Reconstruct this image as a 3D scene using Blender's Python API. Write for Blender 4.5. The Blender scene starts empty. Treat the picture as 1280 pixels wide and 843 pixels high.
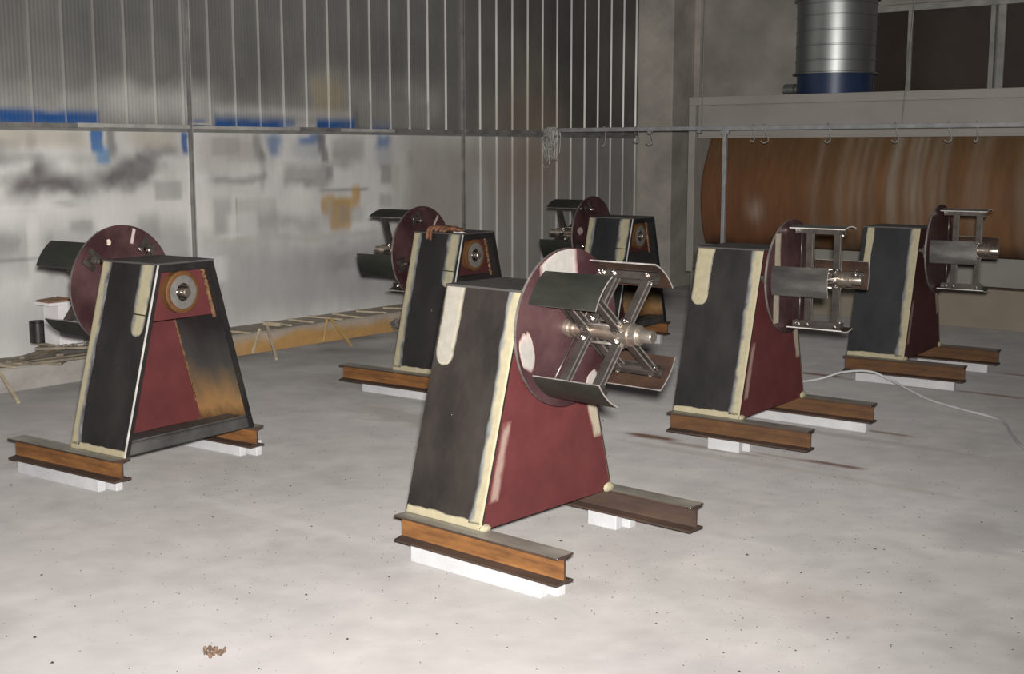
import bpy, bmesh, math, random
import numpy as np
from mathutils import Vector, Matrix, Euler
random.seed(7)
rng = np.random.default_rng(11)
PI = math.pi
sc = bpy.context.scene
col = sc.collection

# ------------------------------------------------------------------ camera, world, flash, exposure
CAM = Vector((8.304, -6.566, 1.645)); YAW = math.radians(38.5); PITCH = -0.1462
cd = bpy.data.cameras.new('camera'); cam = bpy.data.objects.new('camera', cd); col.objects.link(cam)
cd.sensor_width = 36.0; cd.lens = 1583.58 / 1280 * 36.0; cd.clip_end = 100
cam.location = CAM; cam.rotation_euler = (PI / 2 + PITCH, 0, YAW)
sc.camera = cam

wd = bpy.data.worlds.new('workshop_air'); sc.world = wd; wd.use_nodes = True
wd.node_tree.nodes['Background'].inputs[0].default_value = (1.0, 0.97, 0.93, 1)
wd.node_tree.nodes['Background'].inputs[1].default_value = 0.07

def add_flash():
    ld = bpy.data.lights.new('camera_flash', 'SPOT')
    ld.energy = 3450; ld.color = (1.0, 0.955, 0.91); ld.shadow_soft_size = 0.05
    ld.spot_size = math.radians(104); ld.spot_blend = 1.0
    o = bpy.data.objects.new('camera_flash', ld); col.objects.link(o)
    right = Vector((math.cos(YAW), math.sin(YAW), 0)); fwd = Vector((-math.sin(YAW), math.cos(YAW), 0))
    o.location = CAM + right * 0.02 + Vector((0, 0, 0.09))
    yaw = YAW + math.radians(5.5); pit = math.radians(5.0)
    o.rotation_euler = (PI / 2 + pit, 0, yaw)
add_flash()

vs = sc.view_settings
vs.view_transform = 'Standard'; vs.look = 'None'; vs.gamma = 1.0; vs.use_curve_mapping = False; vs.exposure = 0.0

# ------------------------------------------------------------------ helpers
def tag(o, label=None, cat=None, group=None, kind=None):
    if label: o['label'] = label
    if cat: o['category'] = cat
    if group: o['group'] = group
    if kind: o['kind'] = kind
    return o

def empty(name, loc=(0, 0, 0), rz=0.0):
    o = bpy.data.objects.new(name, None); col.objects.link(o)
    o.location = loc; o.rotation_euler = (0, 0, rz); o.empty_display_size = 0.1
    return o

class MB:
    """collects faces with a material slot; builds one mesh object"""
    def __init__(s): s.v = []; s.f = []; s.m = []; s.c = None; s.sm = []
    def add(s, vs_, fs, mi=0, smooth=False):
        b = len(s.v); s.v += [tuple(p) for p in vs_]
        for f in fs:
            s.f.append(tuple(i + b for i in f)); s.m.append(mi); s.sm.append(smooth)
        return s
    def box(s, a, b, mi=0, M=None):
        x0, y0, z0 = a; x1, y1, z1 = b
        P = [(x0,y0,z0),(x1,y0,z0),(x1,y1,z0),(x0,y1,z0),(x0,y0,z1),(x1,y0,z1),(x1,y1,z1),(x0,y1,z1)]
        if M is not None: P = [tuple(M @ Vector(p)) for p in P]
        return s.add(P, [(0,3,2,1),(4,5,6,7),(0,1,5,4),(1,2,6,5),(2,3,7,6),(3,0,4,7)], mi)
    def bar(s, p, q, wdt, hgt, mi=0, up=(0,0,1)):
        p = Vector(p); q = Vector(q); d = (q - p); L = d.length; d = d / L
        u = Vector(up)
        if abs(d.dot(u)) > .97: u = Vector((1,0,0))
        sx = d.cross(u).normalized(); sz = sx.cross(d).normalized()
        M = Matrix((( d.x, sx.x, sz.x, p.x),(d.y, sx.y, sz.y, p.y),(d.z, sx.z, sz.z, p.z),(0,0,0,1)))
        # columns: d, sx, sz
        return s.box((0,-wdt/2,-hgt/2),(L,wdt/2,hgt/2),mi,M)
    def lathe(s, prof, n=24, M=None, mi=0, caps=True, smooth=True):
        """prof: list of (x, r) along +x axis"""
        V = []; F = []
        for (x, r) in prof:
            for k in range(n):
                a = 2*PI*k/n; V.append(Vector((x, r*math.cos(a), r*math.sin(a))))
        for i in range(len(prof)-1):
            for k in range(n):
                F.append((i*n+k, i*n+(k+1)%n, (i+1)*n+(k+1)%n, (i+1)*n+k))
        if M is not None: V = [M @ p for p in V]
        b = len(s.v)
        s.add(V, F, mi, smooth)
        if caps:
            s.f.append(tuple(b + k for k in reversed(range(n)))); s.m.append(mi); s.sm.append(False)
            e = b + (len(prof)-1)*n
            s.f.append(tuple(e + k for k in range(n))); s.m.append(mi); s.sm.append(False)
        return s
    def cyl(s, p, q, r, n=12, mi=0, r2=None, smooth=True):
        p = Vector(p); q = Vector(q); d = q - p
        M = Matrix.Translation(p) @ d.to_track_quat('X', 'Z').to_matrix().to_4x4()
        return s.lathe([(0, r), (d.length, r if r2 is None else r2)], n, M, mi, True, smooth)
    def tube(s, pts, r, n=6, mi=0):
        pts = [Vector(p) for p in pts]; V = []; F = []
        for i, p in enumerate(pts):
            d = (pts[min(i+1, len(pts)-1)] - pts[max(i-1, 0)]).normalized()
            u = Vector((0,0,1)) if abs(d.z) < .95 else Vector((1,0,0))
            a = d.cross(u).normalized(); b = a.cross(d)
            for k in range(n):
                t = 2*PI*k/n; V.append(p + a*(r*math.cos(t)) + b*(r*math.sin(t)))
        for i in range(len(pts)-1):
            for k in range(n): F.append((i*n+k, i*n+(k+1)%n, (i+1)*n+(k+1)%n, (i+1)*n+k))
        F.append(tuple(range(n))); F.append(tuple(reversed(range((len(pts)-1)*n, len(pts)*n))))
        return s.add(V, F, mi, True)
    def mesh(s, name, mats):
        me = bpy.data.meshes.new(name); me.from_pydata(s.v, [], s.f)
        for m in mats: me.materials.append(m)
        me.polygons.foreach_set('material_index', s.m)
        me.polygons.foreach_set('use_smooth', s.sm)
        if s.c is not None:
            at = me.color_attributes.new('Col', 'FLOAT_COLOR', 'POINT')
            at.data.foreach_set('color', np.asarray(s.c, dtype=np.float32).ravel())
        bm = bmesh.new(); bm.from_mesh(me); bmesh.ops.recalc_face_normals(bm, faces=bm.faces)
        for e in bm.edges:
            if len(e.link_faces) == 2 and e.calc_face_angle(0) > .6: e.smooth = False
        bm.to_mesh(me); bm.free()
        me.update(); return me
    def build(s, name, mats, parent=None, bevel=0.0):
        if not isinstance(mats, (list, tuple)): mats = [mats]
        return put(name, s.mesh(name, mats), parent, bevel)

def put(name, me, parent=None, bevel=0.0):
    o = bpy.data.objects.new(name, me); col.objects.link(o)
    if parent is not None: o.parent = parent
    if bevel > 0:
        b = o.modifiers.new('bevel', 'BEVEL'); b.width = bevel; b.segments = 2; b.limit_method = 'ANGLE'; b.angle_limit = math.radians(40)
    return o

def spline(P, n=8):
    P = [Vector(p) for p in P]; out = []
    for i in range(len(P)-1):
        p0 = P[max(i-1,0)]; p1 = P[i]; p2 = P[i+1]; p3 = P[min(i+2,len(P)-1)]
        for k in range(n):
            t = k/n
            out.append(0.5*((2*p1) + (p2-p0)*t + (2*p0-5*p1+4*p2-p3)*t*t + (3*p1-p0-3*p2+p3)*t**3))
    out.append(P[-1]); return out

# vectorised value noise for stain layout
_lat = rng.random((64, 64))
def vnoise(x, y):
    xi = np.floor(x).astype(int); yi = np.floor(y).astype(int); fx = x - xi; fy = y - yi
    fx = fx*fx*(3-2*fx); fy = fy*fy*(3-2*fy)
    g = lambda a, b: _lat[a % 64, b % 64]
    return (g(xi,yi)*(1-fx)+g(xi+1,yi)*fx)*(1-fy) + (g(xi,yi+1)*(1-fx)+g(xi+1,yi+1)*fx)*fy
def fbm(x, y, o=4):
    r = 0; a = .5
    for i in range(o): r = r + a*vnoise(x*2**i+17*i, y*2**i+5*i); a *= .5
    return r/(1-.5**o)
def sstep(e0, e1, x):
    t = np.clip((x-e0)/(e1-e0), 0, 1); return t*t*(3-2*t)

# ------------------------------------------------------------------ materials
def nodes(name):
    m = bpy.data.materials.new(name); m.use_nodes = True
    nt = m.node_tree; b = nt.nodes['Principled BSDF']; return m, nt, b
def nn(nt, t, **kw):
    n = nt.nodes.new(t)
    for k, v in kw.items(): setattr(n, k, v)
    return n
def noise_tex(nt, scale, detail=5, rough=.6, vec=None, stretch=None):
    t = nn(nt, 'ShaderNodeTexNoise'); t.inputs['Scale'].default_value = scale; t.inputs['Detail'].default_value = detail; t.inputs['Roughness'].default_value = rough
    tc = nn(nt, 'ShaderNodeTexCoord'); out = tc.outputs['Object']
    if stretch:
        mp = nn(nt, 'ShaderNodeMapping'); mp.inputs['Scale'].default_value = stretch
        nt.links.new(out, mp.inputs[0]); out = mp.outputs[0]
    nt.links.new(out, t.inputs['Vector']); return t
def ramp(nt, src, stops):
    r = nn(nt, 'ShaderNodeValToRGB'); e = r.color_ramp.elements
    while len(e) < len(stops): e.new(0.5)
    for el, (p, c) in zip(e, stops): el.position = p; el.color = (*c, 1) if len(c) == 3 else c
    nt.links.new(src, r.inputs[0]); return r
def bump(nt, b, src, strength, dist):
    bp = nn(nt, 'ShaderNodeBump'); bp.inputs['Strength'].default_value = strength; bp.inputs['Distance'].default_value = dist
    nt.links.new(src, bp.inputs['Height']); nt.links.new(bp.outputs[0], b.inputs['Normal'])
def M_two(name, c1, c2, rough=.6, metal=0.0, scale=6, lo=.35, hi=.65, stretch=None, bmp=0.0, bscale=60, r2=None, detail=6):
    m, nt, b = nodes(name)
    t = noise_tex(nt, scale, detail, .6, stretch=stretch)
    r = ramp(nt, t.outputs[0], [(lo, c1), (hi, c2)]); nt.links.new(r.outputs[0], b.inputs['Base Color'])
    b.inputs['Roughness'].default_value = rough; b.inputs['Metallic'].default_value = metal
    if r2 is not None:
        rr = ramp(nt, t.outputs[0], [(lo, (rough,)*3), (hi, (r2,)*3)]); nt.links.new(rr.outputs[0], b.inputs['Roughness'])
    if bmp:
        t2 = noise_tex(nt, bscale, 4, .6); bump(nt, b, t2.outputs[0], bmp, .004)
    return m
def M_attr(name, rough=.8, metal=0.0, nscale=14, namt=.16, bmp=.15, bscale=70, coat=False, fine=None):
    """base colour from the mesh's own stain layout, modulated by fine noise; alpha = paint cover on bare metal"""
    m, nt, b = nodes(name)
    a = nn(nt, 'ShaderNodeVertexColor'); a.layer_name = 'Col'
    t = noise_tex(nt, nscale, 7, .65, stretch=fine)
    r = ramp(nt, t.outputs[0], [(.25, (1-namt,)*3), (.75, (1+namt,)*3)])
    mx = nn(nt, 'ShaderNodeMix', data_type='RGBA', blend_type='MULTIPLY'); mx.inputs[0].default_value = 1
    nt.links.new(a.outputs[0], mx.inputs[6]); nt.links.new(r.outputs[0], mx.inputs[7])
    nt.links.new(mx.outputs[2], b.inputs['Base Color'])
    b.inputs['Roughness'].default_value = rough; b.inputs['Metallic'].default_value = metal
    if coat:
        mm = nn(nt, 'ShaderNodeMapRange'); mm.inputs[3].default_value = .75; mm.inputs[4].default_value = 0.0
        nt.links.new(a.outputs[1], mm.inputs[0]); nt.links.new(mm.outputs[0], b.inputs['Metallic'])
        mr = nn(nt, 'ShaderNodeMapRange'); mr.inputs[3].default_value = .42; mr.inputs[4].default_value = .62
        nt.links.new(a.outputs[1], mr.inputs[0]); nt.links.new(mr.outputs[0], b.inputs['Roughness'])
    if bmp:
        t2 = noise_tex(nt, bscale, 5, .65); bump(nt, b, t2.outputs[0], bmp, .004)
    return m

MAT = {}
MAT['wall_sheet'] = M_attr('wall_sheet', nscale=5, namt=.10, bmp=.05, bscale=30, coat=True, fine=(1, 1, .35))
MAT['rib_metal'] = M_two('rib_metal', (.42,.42,.41), (.60,.60,.58), .34, .85, 5, stretch=(1,1,.3))
MAT['wall_core'] = M_two('wall_core', (.16,.16,.15), (.22,.22,.21), .8)
MAT['rail_paint'] = M_two('rail_paint', (.36,.36,.35), (.52,.51,.48), .55, .2, 6)
MAT['rail_dark'] = M_two('rail_dark', (.17,.17,.17), (.28,.27,.26), .6, .3, 6)
MAT['pipe'] = M_two('pipe', (.25,.255,.26), (.36,.365,.37), .5, .25, 9)
MAT['concrete'] = M_two('concrete', (.25,.232,.205), (.44,.41,.365), .9, 0, 2.2, .3, .7, bmp=.35, bscale=25)
MAT['plaster'] = M_two('plaster', (.22,.205,.185), (.33,.31,.28), .92, 0, 1.3, .35, .62, bmp=.3, bscale=22)
MAT['floor'] = M_attr('floor', rough=.9, nscale=5, namt=.06, bmp=.22, bscale=55)
MAT['floor'].node_tree.nodes['Principled BSDF'].inputs['Diffuse Roughness'].default_value = 0.6
MAT['ledge'] = M_attr('ledge', rough=.9, nscale=9, namt=.13, bmp=.25, bscale=40)
MAT['putty'] = M_attr('putty', rough=.75, nscale=28, namt=.12, bmp=.12, bscale=60)
MAT['curtain'] = M_attr('curtain', rough=.68, nscale=6, namt=.22, bmp=.08, bscale=30, fine=(3,1,.35))
MAT['steel'] = M_two('steel', (.008,.008,.0083), (.024,.022,.0205), .52, .15, 5, .3, .72, stretch=(1,1,.45), bmp=.04, r2=.62)
MAT['steel_brown'] = M_two('steel_brown', (.011,.0095,.0088), (.043,.035,.031), .55, .15, 4, .3, .72, stretch=(1,1,.5), bmp=.04, r2=.65)
MAT['steel_blue'] = M_two('steel_blue', (.0065,.008,.009), (.020,.022,.0245), .5, .15, 5, .3, .72, stretch=(1,1,.5), bmp=.04, r2=.62)
MAT['maroon'] = M_two('maroon', (.074,.014,.0155), (.104,.021,.022), .66, 0, 5, .3, .7, bmp=.05, r2=.72)
MAT['maroon_falloff'] = M_two('maroon_falloff', (.045,.010,.012), (.066,.014,.016), .66, 0, 5, .3, .7, bmp=.05, r2=.72)  # same maroon, darkened in colour to imitate weaker flash on farther stands
MAT['maroon_disc'] = M_two('maroon_disc', (.036,.013,.016), (.112,.058,.060), .52, .2, 4, .36, .80, bmp=.04, r2=.6)
MAT['rust'] = M_two('rust', (.095,.038,.012), (.27,.118,.032), .8, .1, 9, .3, .7, stretch=(.5,1,3), bmp=.2, bscale=60)
MAT['rust_mid'] = M_two('rust_mid', (.058,.027,.011), (.135,.062,.022), .8, .1, 9, .3, .7, stretch=(.5,1,3), bmp=.2)
MAT['rust_dark'] = M_two('rust_dark', (.036,.024,.019), (.080,.048,.034), .72, .2, 8, .3, .7, stretch=(.5,1,2), bmp=.15)
MAT['flange'] = M_two('flange', (.20,.188,.16), (.42,.40,.34), .5, .35, 6, .3, .75, stretch=(.5,2,1))
MAT['steel_mid'] = M_two('steel_mid', (.048,.047,.047), (.12,.112,.106), .5, .3, 5, .3, .72, stretch=(.5,1,1), r2=.6)
MAT['rust_ring'] = M_two('rust_ring', (.085,.038,.015), (.19,.085,.028), .65, .35, 14, .3, .7, bmp=.1)
MAT['bearing_grey'] = M_two('bearing_grey', (.15,.14,.135), (.20,.19,.18), .55, .3, 20)
MAT['black_metal'] = M_two('black_metal', (.008,.008,.008), (.02,.018,.016), .4, .5, 20)
MAT['bright'] = M_two('bright', (.60,.57,.53), (.78,.75,.70), .30, .9, 12)
MAT['bolt'] = M_two('bolt', (.55,.53,.50), (.75,.73,.70), .22, 1.0, 20)
MAT['ground_edge'] = M_two('ground_edge', (.55,.53,.50), (.85,.82,.78), .45, .35, 14)  # ground steel, made paler and duller to paint the flash glint in
MAT['disc_rim'] = M_two('disc_rim', (.12,.105,.10), (.30,.27,.25), .5, .5, 10)
MAT['wing_edge'] = M_two('wing_edge', (.28,.26,.245), (.50,.47,.44), .5, .5, 20)
MAT['wing_bright'] = M_two('wing_bright', (.13,.125,.12), (.36,.345,.33), .30, .9, 7, .3, .7, stretch=(.25,1,2.5), r2=.45, bmp=.1, bscale=18)
MAT['arm_edge'] = M_two('arm_edge', (.14,.125,.115), (.34,.31,.29), .4, .6, 20)
MAT['arm'] = M_two('arm', (.075,.066,.060), (.17,.152,.14), .36, .75, 9, .3, .7)
MAT['shaft'] = M_two('shaft', (.34,.26,.20), (.60,.54,.47), .30, .9, 9, .3, .7)
MAT['weld'] = M_two('weld', (.10,.045,.02), (.36,.22,.12), .45, .6, 60, bmp=.5, bscale=90)
MAT['wing_out'] = M_two('wing_out', (.020,.022,.018), (.046,.048,.040), .42, .4, 7, .3, .7, stretch=(.4,1,1), r2=.5)
MAT['wing_in'] = M_two('wing_in', (.036,.025,.021), (.10,.055,.036), .46, .5, 9, .3, .72)
MAT['block'] = M_two('block', (.40,.41,.425), (.54,.54,.55), .85, 0, 6, .3, .7, bmp=.35, bscale=90)
MAT['booth'] = M_two('booth', (.26,.245,.225), (.34,.325,.295), .6, .05, 2, .3, .7, stretch=(.4,1,1))
MAT['booth_tank'] = M_two('booth_tank', (.22,.19,.145), (.28,.245,.19), .7, 0, 1.6, .3, .7)
MAT['galv'] = M_two('galv', (.27,.285,.285), (.37,.385,.38), .42, .9, 4, .3, .7, stretch=(1,1,.4))
MAT['blue'] = M_two('blue', (.012,.026,.065), (.020,.040,.095), .4, .1, 4)
MAT['glass'] = M_two('glass', (.030,.022,.018), (.055,.040,.034), .35, 0, 1.2, .3, .7)
MAT['win_frame'] = M_two('win_frame', (.22,.22,.205), (.33,.325,.30), .7, 0, 5)
MAT['wood'] = M_two('wood', (.36,.30,.21), (.52,.45,.33), .8, 0, 10, stretch=(1,1,1))
MAT['wood_ochre'] = M_two('wood_ochre', (.42,.27,.09), (.55,.37,.15), .8, 0, 10)
MAT['slat'] = M_two('slat', (.16,.14,.12), (.33,.27,.19), .7, .1, 8)
MAT['foam'] = M_two('foam', (.66,.64,.66), (.76,.74,.76), .8, 0, 8)
MAT['card'] = M_two('card', (.22,.12,.065), (.34,.20,.11), .8, 0, 9)
MAT['black'] = M_two('black', (.012,.011,.010), (.025,.022,.02), .4, .1, 12)
MAT['wire'] = M_two('wire', (.30,.295,.28), (.44,.43,.41), .5, .1, 12)
MAT['wire_dark'] = M_two('wire_dark', (.16,.15,.14), (.22,.21,.2), .6, .1, 12)
MAT['hose'] = M_two('hose', (.45,.46,.47), (.56,.57,.57), .5, 0, 12)
MAT['glove'] = M_two('glove', (.06,.026,.014), (.22,.095,.048), .7, 0, 26, .3, .7, bmp=.4, bscale=60)
MAT['debris'] = M_two('debris', (.06,.038,.026), (.17,.11,.075), .9, 0, 60)
MAT['grit'] = M_two('grit', (.015,.014,.013), (.07,.055,.045), .9, 0, 40)
MAT['rubble'] = M_two('rubble', (.10,.09,.085), (.2,.18,.17), .9, 0, 30)
def heat_steel():
    m, nt, b = nodes('heat_steel')
    tc = nn(nt, 'ShaderNodeTexCoord'); sp = nn(nt, 'ShaderNodeSeparateXYZ'); nt.links.new(tc.outputs['Object'], sp.inputs[0])
    t = noise_tex(nt, 5, 5, .6, stretch=(1,1,.5))
    ad = nn(nt, 'ShaderNodeMath', operation='MULTIPLY_ADD'); nt.links.new(t.outputs[0], ad.inputs[0]); ad.inputs[1].default_value = .34; nt.links.new(sp.outputs[2], ad.inputs[2])
    r = ramp(nt, ad.outputs[0], [(.38,(.13,.07,.03)),(.47,(.36,.21,.085)),(.60,(.16,.115,.07)),(.72,(.06,.062,.06)),(.95,(.022,.021,.021))])
    nt.links.new(r.outputs[0], b.inputs['Base Color']); b.inputs['Roughness'].default_value = .5; b.inputs['Metallic'].default_value = .25
    return m
MAT['heat'] = heat_steel()

# ------------------------------------------------------------------ the shell of the workshop
WX = -0.15      # inner face of the sheet-metal wall
BY = 6.97       # inner face of the back wall

def grid_xy(xs, ys, z, fn):
    X, Y = np.meshgrid(xs, ys); C = fn(X, Y)
    mb = MB(); nx, ny = len(xs), len(ys)
    mb.v = [(float(x), float(y), z) for x, y in zip(X.ravel(), Y.ravel())]
    mb.f = [(j*nx+i, j*nx+i+1, (j+1)*nx+i+1, (j+1)*nx+i) for j in range(ny-1) for i in range(nx-1)]
    mb.m = [0]*len(mb.f); mb.sm = [False]*len(mb.f); mb.c = C.reshape(-1, 4)
    return mb

def floor_col(X, Y):
    n = fbm(X*1.1+3, Y*1.1+9, 4); n2 = fbm(X*5+1, Y*5+2, 4); n3 = fbm(X*.45+31, Y*.45+7, 3)
    n4 = fbm(X*14+11, Y*14+3, 3); g = .282 + .06*(n-.5) + .05*(n2-.5) + .06*(n3-.5) + .05*(n4-.5) - .022*sstep(.58, .72, fbm(X*2.3+40, Y*2.3+12, 5)) + .02*sstep(.58, .75, fbm(X*1.7+3, Y*3.1+52, 5))
    C = np.stack([g*1.0, g*(.95+.03*n), g*(.92+.05*n3), np.ones_like(g)], -1)
    def blot(cx, cy, rx, ry, colr, op, rot=0.0, nz=.9, f=7):
        dx = X-cx; dy = Y-cy; c, s = math.cos(rot), math.sin(rot)
        q = np.sqrt(((dx*c+dy*s)/rx)**2 + ((-dx*s+dy*c)/ry)**2) + nz*(fbm(X*f+cx*9, Y*f*2.5+cy*5, 4)-.5)
        m = (op*(1-sstep(.45, 1.1, q)))[..., None]
        C[..., :3] = C[..., :3]*(1-m) + np.array(colr)*.62*m
    RU = (.13,.055,.03)
    for a in [(4.47,-.43,.20,.05,RU,.95),(4.85,-.47,.45,.035,(.2,.13,.10),.6),(5.56,-.39,.20,.035,RU,.95),(5.3,-.41,.25,.02,(.22,.15,.12),.55),
              (5.50,.51,.20,.03,(.16,.09,.06),.8),(4.35,2.10,.22,.05,(.17,.06,.045),.85),(4.9,2.05,.5,.025,(.18,.10,.08),.6),(5.55,2.10,.28,.035,(.17,.07,.05),.85),(5.55,3.0,.3,.03,(.17,.08,.06),.75),
              (6.05,-4.25,.10,.16,(.30,.21,.16),.55),(5.9,-3.95,.25,.10,(.36,.33,.31),.5),(6.9,-4.2,.5,.18,(.36,.345,.33),.6),
              (4.0,-2.9,.9,.06,(.50,.485,.47),.5),(3.4,-.9,.9,.25,(.27,.245,.22),.5),(2.2,-.2,1.0,.35,(.25,.225,.2),.45),
              (2.1,-3.6,.5,.3,(.40,.35,.30),.4),(5.2,-.62,1.3,.05,(.37,.34,.32),.6),(5.4,.28,.9,.06,(.35,.32,.31),.6),
              (6.6,-1.2,.25,.3,(.31,.30,.29),.45),(6.4,-2.4,.35,.2,(.38,.35,.33),.5)]:
        blot(*a)
    near = (1-sstep(.1, 3.4, X))*sstep(-3.0, .6, Y)*.75 + (1-sstep(.1, 1.6, X))*.3      # far floor darkened toward the sheet wall, flash falloff put into its colour
    C[..., :3] *= (1-near*.75*fbm(X*3, Y*3, 3))[..., None]
    return C
xs = np.concatenate([np.arange(WX-.02, 1.5, .1), np.arange(1.5, 7.6, .03), np.arange(7.6, 12.3, .2)])
ys = np.concatenate([np.arange(-9, -5, .2), np.arange(-5, 3.4, .03), np.arange(3.4, BY+.15, .1)])
fl = grid_xy(xs, ys, 0.0, floor_col).build('floor', MAT['floor'])
tag(fl, 'pale dusty concrete floor with grit and rust marks', kind='structure')

# --- sheet metal wall: each panel its own piece
BL = []   # (a0, a1, z0, z1, soft_a, soft_z, colour, opacity, noise)
def B_(a0,a1,z0,z1,sa,sz,c,op=1.0,nz=.3): BL.append((a0,a1,z0,z1,sa,sz,c,op,nz))
HZ=(.46,.455,.44); BLU=(.012,.075,.25); SMK=(.115,.105,.105); LT=(.72,.71,.68)
B_(-9,1.2,1.86,2.05,.3,.20,HZ,.65,.5); B_(1.0,2.6,2.02,2.30,.4,.16,HZ,.30,.5); B_(-.9,.1,1.9,2.1,.2,.15,HZ,.75,.4); B_(2.5,2.95,1.9,2.2,.2,.2,(.40,.385,.36),.5)
B_(-9,-.93,1.82,1.935,.03,.035,BLU,1.0,.10); B_(.16,1.02,1.82,1.955,.02,.02,(.05,.075,.11),.75,.06); B_(.16,1.0,1.82,1.925,.03,.04,BLU,.95,.2); B_(.9,1.35,1.82,1.9,.1,.04,HZ,.7); B_(1.26,1.75,1.82,1.945,.03,.04,BLU,.95,.2); B_(1.95,2.22,1.82,1.94,.05,.06,BLU,.85,.3)
B_(-.12,.05,1.82,1.89,.03,.03,BLU,.8,.1)
B_(.17,1.7,1.93,2.02,.05,.05,HZ,.6,.2)
B_(1.8,2.76,1.86,2.10,.03,.03,(.23,.23,.215),.75,.06); B_(1.22,1.6,2.0,2.28,.08,.12,(.33,.26,.12),.5)
B_(3.7,5.1,1.3,2.3,.5,.4,(.26,.20,.14),.55,.4); B_(4.2,4.6,2.2,2.7,.3,.4,(.22,.19,.10),.4)
# below the rail
LB=[]
def L_(a0,a1,z0,z1,sa,sz,c,op=1.0,nz=.3): LB.append((a0,a1,z0,z1,sa,sz,c,op,nz))
L_(-9,-1.02,1.66,1.83,.1,.06,(.47,.44,.37),.8); L_(-.72,-.2,1.64,1.80,.12,.06,(.40,.36,.28),.6); L_(0.0,.6,1.55,1.8,.15,.08,(.42,.385,.31),.5)
L_(-9,-.9,1.56,1.63,.3,.03,(.40,.40,.39),.7)
L_(-1.70,-1.12,1.30,1.46,.12,.09,SMK,.85,.5); L_(-1.52,-1.32,1.42,1.57,.06,.06,SMK,.85,.4); L_(-1.3,-.95,1.36,1.46,.1,.07,SMK,.6,.5); L_(-.98,-.42,1.40,1.54,.1,.08,SMK,.9,.5); L_(-.62,-.40,1.46,1.60,.05,.06,SMK,.8,.5); L_(-.5,-.2,1.58,1.66,.1,.05,SMK,.6,.5)
L_(-.885,-.80,1.60,1.84,.03,.06,(.10,.095,.095),.75,.2)
L_(-1.01,-.91,1.64,1.83,.015,.03,(.02,.13,.36),.95,.15); L_(-.98,-.87,1.56,1.67,.03,.03,(.06,.22,.45),.8,.2); L_(-.18,-.125,1.62,1.80,.012,.03,(.02,.09,.28),.9,.1)
L_(-9,.6,1.02,1.26,.3,.07,LT,.75,.5); L_(-.9,-.3,1.20,1.34,.1,.05,LT,.6,.3)
L_(-1.9,-1.57,.78,1.10,.015,.10,(.37,.38,.38),.75,.08); L_(-1.47,-1.0,.70,1.10,.04,.15,(.37,.38,.375),.65,.08); L_(-.7,-.15,.7,1.08,.06,.12,(.33,.335,.33),.6,.1)
L_(-9,-.2,.17,.62,.5,.25,(.40,.405,.40),.65,.6)
L_(-.45,-.2,1.255,1.40,.02,.02,(.30,.30,.295),.6,.05); L_(-.46,-.21,1.396,1.406,.01,.004,(.12,.12,.12),.8,.02)
L_(.05,.65,1.37,1.42,.1,.03,(.16,.155,.15),.6,.3); L_(.10,.30,.95,1.26,.04,.06,(.30,.30,.30),.6,.15); L_(.60,.66,1.30,1.65,.03,.08,(.2,.19,.19),.5,.2)
L_(.63,.79,1.47,1.81,.05,.06,(.52,.51,.49),.75,.3); L_(.55,.66,1.55,1.80,.04,.06,SMK,.6,.3)
L_(.72,.86,1.58,1.81,.05,.06,(.06,.15,.32),.7,.3); L_(1.08,1.30,1.70,1.80,.06,.04,(.05,.14,.34),.75,.3); L_(1.0,1.3,1.55,1.75,.1,.08,(.27,.31,.36),.5,.3); L_(2.02,2.2,1.68,1.81,.05,.05,(.05,.14,.34),.75,.3); L_(2.0,2.25,1.5,1.7,.08,.08,(.24,.28,.33),.5,.3)
L_(1.27,1.36,1.62,1.80,.025,.05,(.15,.14,.14),.7,.15); L_(1.31,1.40,1.50,1.66,.025,.05,(.17,.16,.16),.7,.15); L_(1.36,1.46,1.38,1.54,.03,.05,(.20,.19,.19),.65,.15)
L_(1.45,1.85,1.55,1.76,.06,.06,(.27,.27,.25),.55,.2); L_(.86,1.7,1.50,1.545,.1,.02,(.50,.49,.47),.7,.2)
L_(.9,1.42,1.32,1.50,.05,.04,(.25,.245,.245),.6,.3); L_(2.07,2.24,1.34,1.52,.03,.03,(.25,.24,.235),.65,.15); L_(2.25,2.33,.95,1.54,.02,.04,(.52,.51,.49),.6,.2); L_(2.05,2.22,1.12,1.24,.03,.03,(.28,.27,.26),.5,.1)
L_(.35,.79,.90,1.24,.02,.03,(.40,.395,.38),.5,.1); L_(.35,.78,1.245,1.256,.01,.003,(.10,.10,.10),.8,.02); L_(.34,.355,.9,1.25,.006,.02,(.2,.2,.2),.6,.02)
L_(.4,1.3,.95,1.1,.2,.08,(.28,.28,.275),.5,.5); L_(1.3,1.9,1.27,1.30,.05,.015,(.18,.175,.17),.6,.1)
OR=(.46,.28,.075)
L_(1.43,1.69,.92,1.22,.045,.04,OR,.85,.3); L_(1.35,1.45,1.10,1.25,.035,.04,OR,.75,.5); L_(1.67,1.77,1.10,1.30,.035,.05,OR,.75,.5)
L_(.2,2.4,.86,.905,.5,.02,(.52,.50,.46),.7,.25); L_(.1,3.0,.2,.85,.3,.2,(.34,.345,.35),.75,.5)
L_(2.35,4.6,.1,1.8,.3,.3,(.30,.275,.245),.75,.4); L_(3.40,3.70,.4,1.35,.06,.15,(.40,.40,.40),.55,.1); L_(3.9,5.2,1.0,1.85,.5,.4,(.27,.20,.145),.6,.4); L_(4.0,6.6,.1,1.2,.5,.3,(.30,.285,.275),.6,.4); L_(5.2,6.6,1.0,1.85,.3,.4,(.20,.20,.19),.6,.3)

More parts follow.
